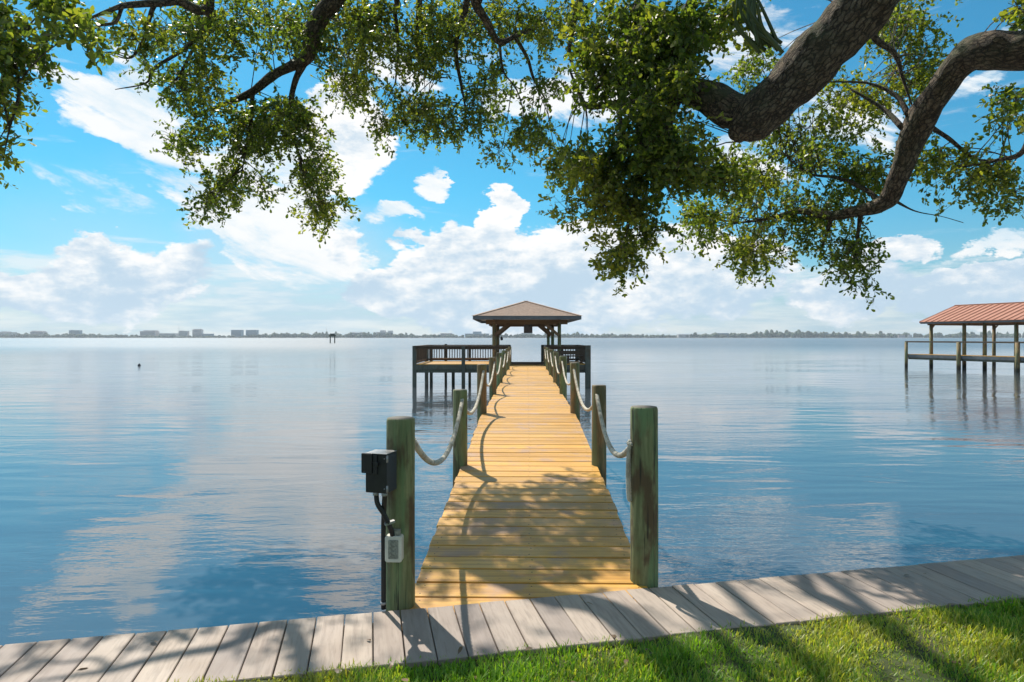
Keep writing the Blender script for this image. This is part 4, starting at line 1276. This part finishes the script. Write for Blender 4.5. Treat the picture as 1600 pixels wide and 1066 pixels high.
v2, f2 = tubes3(SP, (SP + tw_end) / 2 + rng.normal(0, .012, (NS, 3)), tw_end, np.full(NS, .003), np.full(NS, .0012))
tw = obj('twigs', fast_mesh('twigs', np.vstack([v1, v2, v3]) - np.array(TB), np.vstack([f1, f2 + len(v1), f3 + len(v1) + len(v2)]), True), M['bark'], tree)
tag(tw, kind='stuff')

# epiphyte hanging off the big limb
ep = empty('epiphyte_plant', tuple(at(1200, 70, 5.35)))
tag(ep, 'strappy green epiphyte plant rooted on top of the thickest limb', 'plant')
for k in range(15):
    e0 = ep.location
    base_ = at(1205 + random.uniform(-22, 22), 76 + random.uniform(-10, 8), 5.3 + random.uniform(-.12, .12))
    top_ = base_ + Vector((random.uniform(-.34, .06), random.uniform(-.2, .2), random.uniform(.30, .62)))
    mid = base_.lerp(top_, .5) + Vector((random.uniform(-.16, -.02), random.uniform(-.05, .05), random.uniform(-.06, .05)))
    mb = MB(); pts = spline([base_ - e0, mid - e0, top_ - e0], 7)
    mb.tube([Vector(p) for p in pts], [.016 * (1 - .5 * i / len(pts)) for i in range(len(pts))], 6)
    mb.build('stem', M['strap'], ep)

# ------------------------------------------------------------------ grass
NB = 210000
s = rng.uniform(-3.2, 5.6, NB); tt = -.575 - rng.random(NB) * 1.75
px_ = E0.x + EU.x * s + EV.x * tt; py_ = E0.y + EU.y * s + EV.y * tt
dn = np.sin(px_ * 3.1 + 1) * np.sin(py_ * 3.7 + .5) + .6 * np.sin(px_ * 7.3 - py_ * 5.1)
bare = (rng.random(NB) < np.clip(.35 - .35 * dn, 0, .6) * np.where(tt > -.75, 1.0, .35))
keep = ~bare
s, tt, px_, py_ = s[keep], tt[keep], px_[keep], py_[keep]
n_ = len(s)
h = rng.uniform(.020, .074, n_) * (1 + .25 * np.sin(px_ * 9 + 2 * np.sin(py_ * 7))) * np.where(tt > -.66, .75, 1.0)
ang = rng.uniform(0, 2 * math.pi, n_)
lean = rng.uniform(.15, .9, n_)
dirx, diry = np.cos(ang), np.sin(ang)
wd = rng.uniform(.0018, .0040, n_)
gz_ = np.full(n_, .470)
rings = []
for f_, wf in ((0, 1.0), (.45, .95), (.8, .6)):
    cx = px_ + dirx * h * lean * f_ ** 1.6; cy = py_ + diry * h * lean * f_ ** 1.6; cz = gz_ + h * (f_ - .25 * lean * f_ ** 2)
    rings.append(np.stack([cx - diry * wd * wf, cy + dirx * wd * wf, cz], 1)); rings.append(np.stack([cx + diry * wd * wf, cy - dirx * wd * wf, cz], 1))
rings.append(np.stack([px_ + dirx * h * lean, py_ + diry * h * lean, gz_ + h * (1 - .25 * lean)], 1))
GV = np.stack(rings, 1).reshape(-1, 3)
tri = np.array([(0, 1, 3), (0, 3, 2), (2, 3, 5), (2, 5, 4), (4, 5, 6)])
GF = (np.arange(n_)[:, None, None] * 7 + tri[None]).reshape(-1, 3)
gr = obj('grass', fast_mesh('grass', GV, GF, True), M['grass'])
tag(gr, 'short bright green grass blades edging the boardwalk', 'grass', kind='stuff')

# dry oak leaves lying in the lawn and a few on the boards
nl = 90
s_ = rng.uniform(-2.6, 5.0, nl); t_ = np.where(rng.random(nl) < .08, -rng.uniform(.05, .55, nl), -.58 - rng.random(nl) ** 1.6 * 1.6)
ox, oy = E0.x + EU.x * s_ + EV.x * t_, E0.y + EU.y * s_ + EV.y * t_
oz = np.where(t_ > -.57, CAP_TOP + .006, .492 + rng.uniform(0, .025, nl))
d_ = rng.normal(size=(nl, 3)) * [1, 1, .25]; d_ /= np.linalg.norm(d_, axis=1)[:, None]
n2 = rng.normal(size=(nl, 3)) * .25 + [0, 0, 1]; n2 -= d_ * (n2 * d_).sum(1)[:, None]; n2 /= np.linalg.norm(n2, axis=1)[:, None]
b2_ = np.cross(d_, n2); P0 = np.stack([ox, oy, oz], 1); L0 = rng.uniform(.03, .055, (nl, 1)); W0 = L0 * .24
LV = np.stack([P0, P0 + d_ * L0 * .4 + b2_ * W0 + n2 * .004, P0 + d_ * L0 * .4 - b2_ * W0 + n2 * .004, P0 + d_ * L0 * .78 + b2_ * W0 + n2 * .006, P0 + d_ * L0 * .78 - b2_ * W0 + n2 * .006, P0 + d_ * L0 + n2 * .002], 1).reshape(-1, 3)
LF = (np.arange(nl)[:, None, None] * 6 + np.array([(0, 2, 1), (1, 2, 4), (1, 4, 3), (3, 4, 5)])[None]).reshape(-1, 3)
tag(obj('leaf_litter', fast_mesh('leaf_litter', LV, LF, True), leaf_mat('dry_leaf', (0.11, 0.065, 0.03), (0.22, 0.14, 0.065), (0.17, 0.10, 0.045), 0.15)), 'dry brown leaves scattered in the lawn', 'leaves', kind='stuff')

# ------------------------------------------------------------------ the air over the bay
mb = MB(); mb.box((-6200, -60, -2.0), (6200, SHORE + 600, 75))
hz = mb.mesh('haze')
hm = bpy.data.materials.new('bay_haze'); hm.use_nodes = True
nt = hm.node_tree; nt.nodes.clear()
pv = nt.nodes.new('ShaderNodeVolumePrincipled'); pv.inputs['Color'].default_value = (0.80, 0.90, 1.0, 1)
pv.inputs['Density'].default_value = 0.00013
pv.inputs['Anisotropy'].default_value = 0.2
on = nt.nodes.new('ShaderNodeOutputMaterial'); nt.links.new(pv.outputs[0], on.inputs['Volume'])
hz.materials.append(hm)
ho = obj('haze', hz, None)
tag(ho, 'thin bluish haze over the bay', 'haze', kind='stuff')
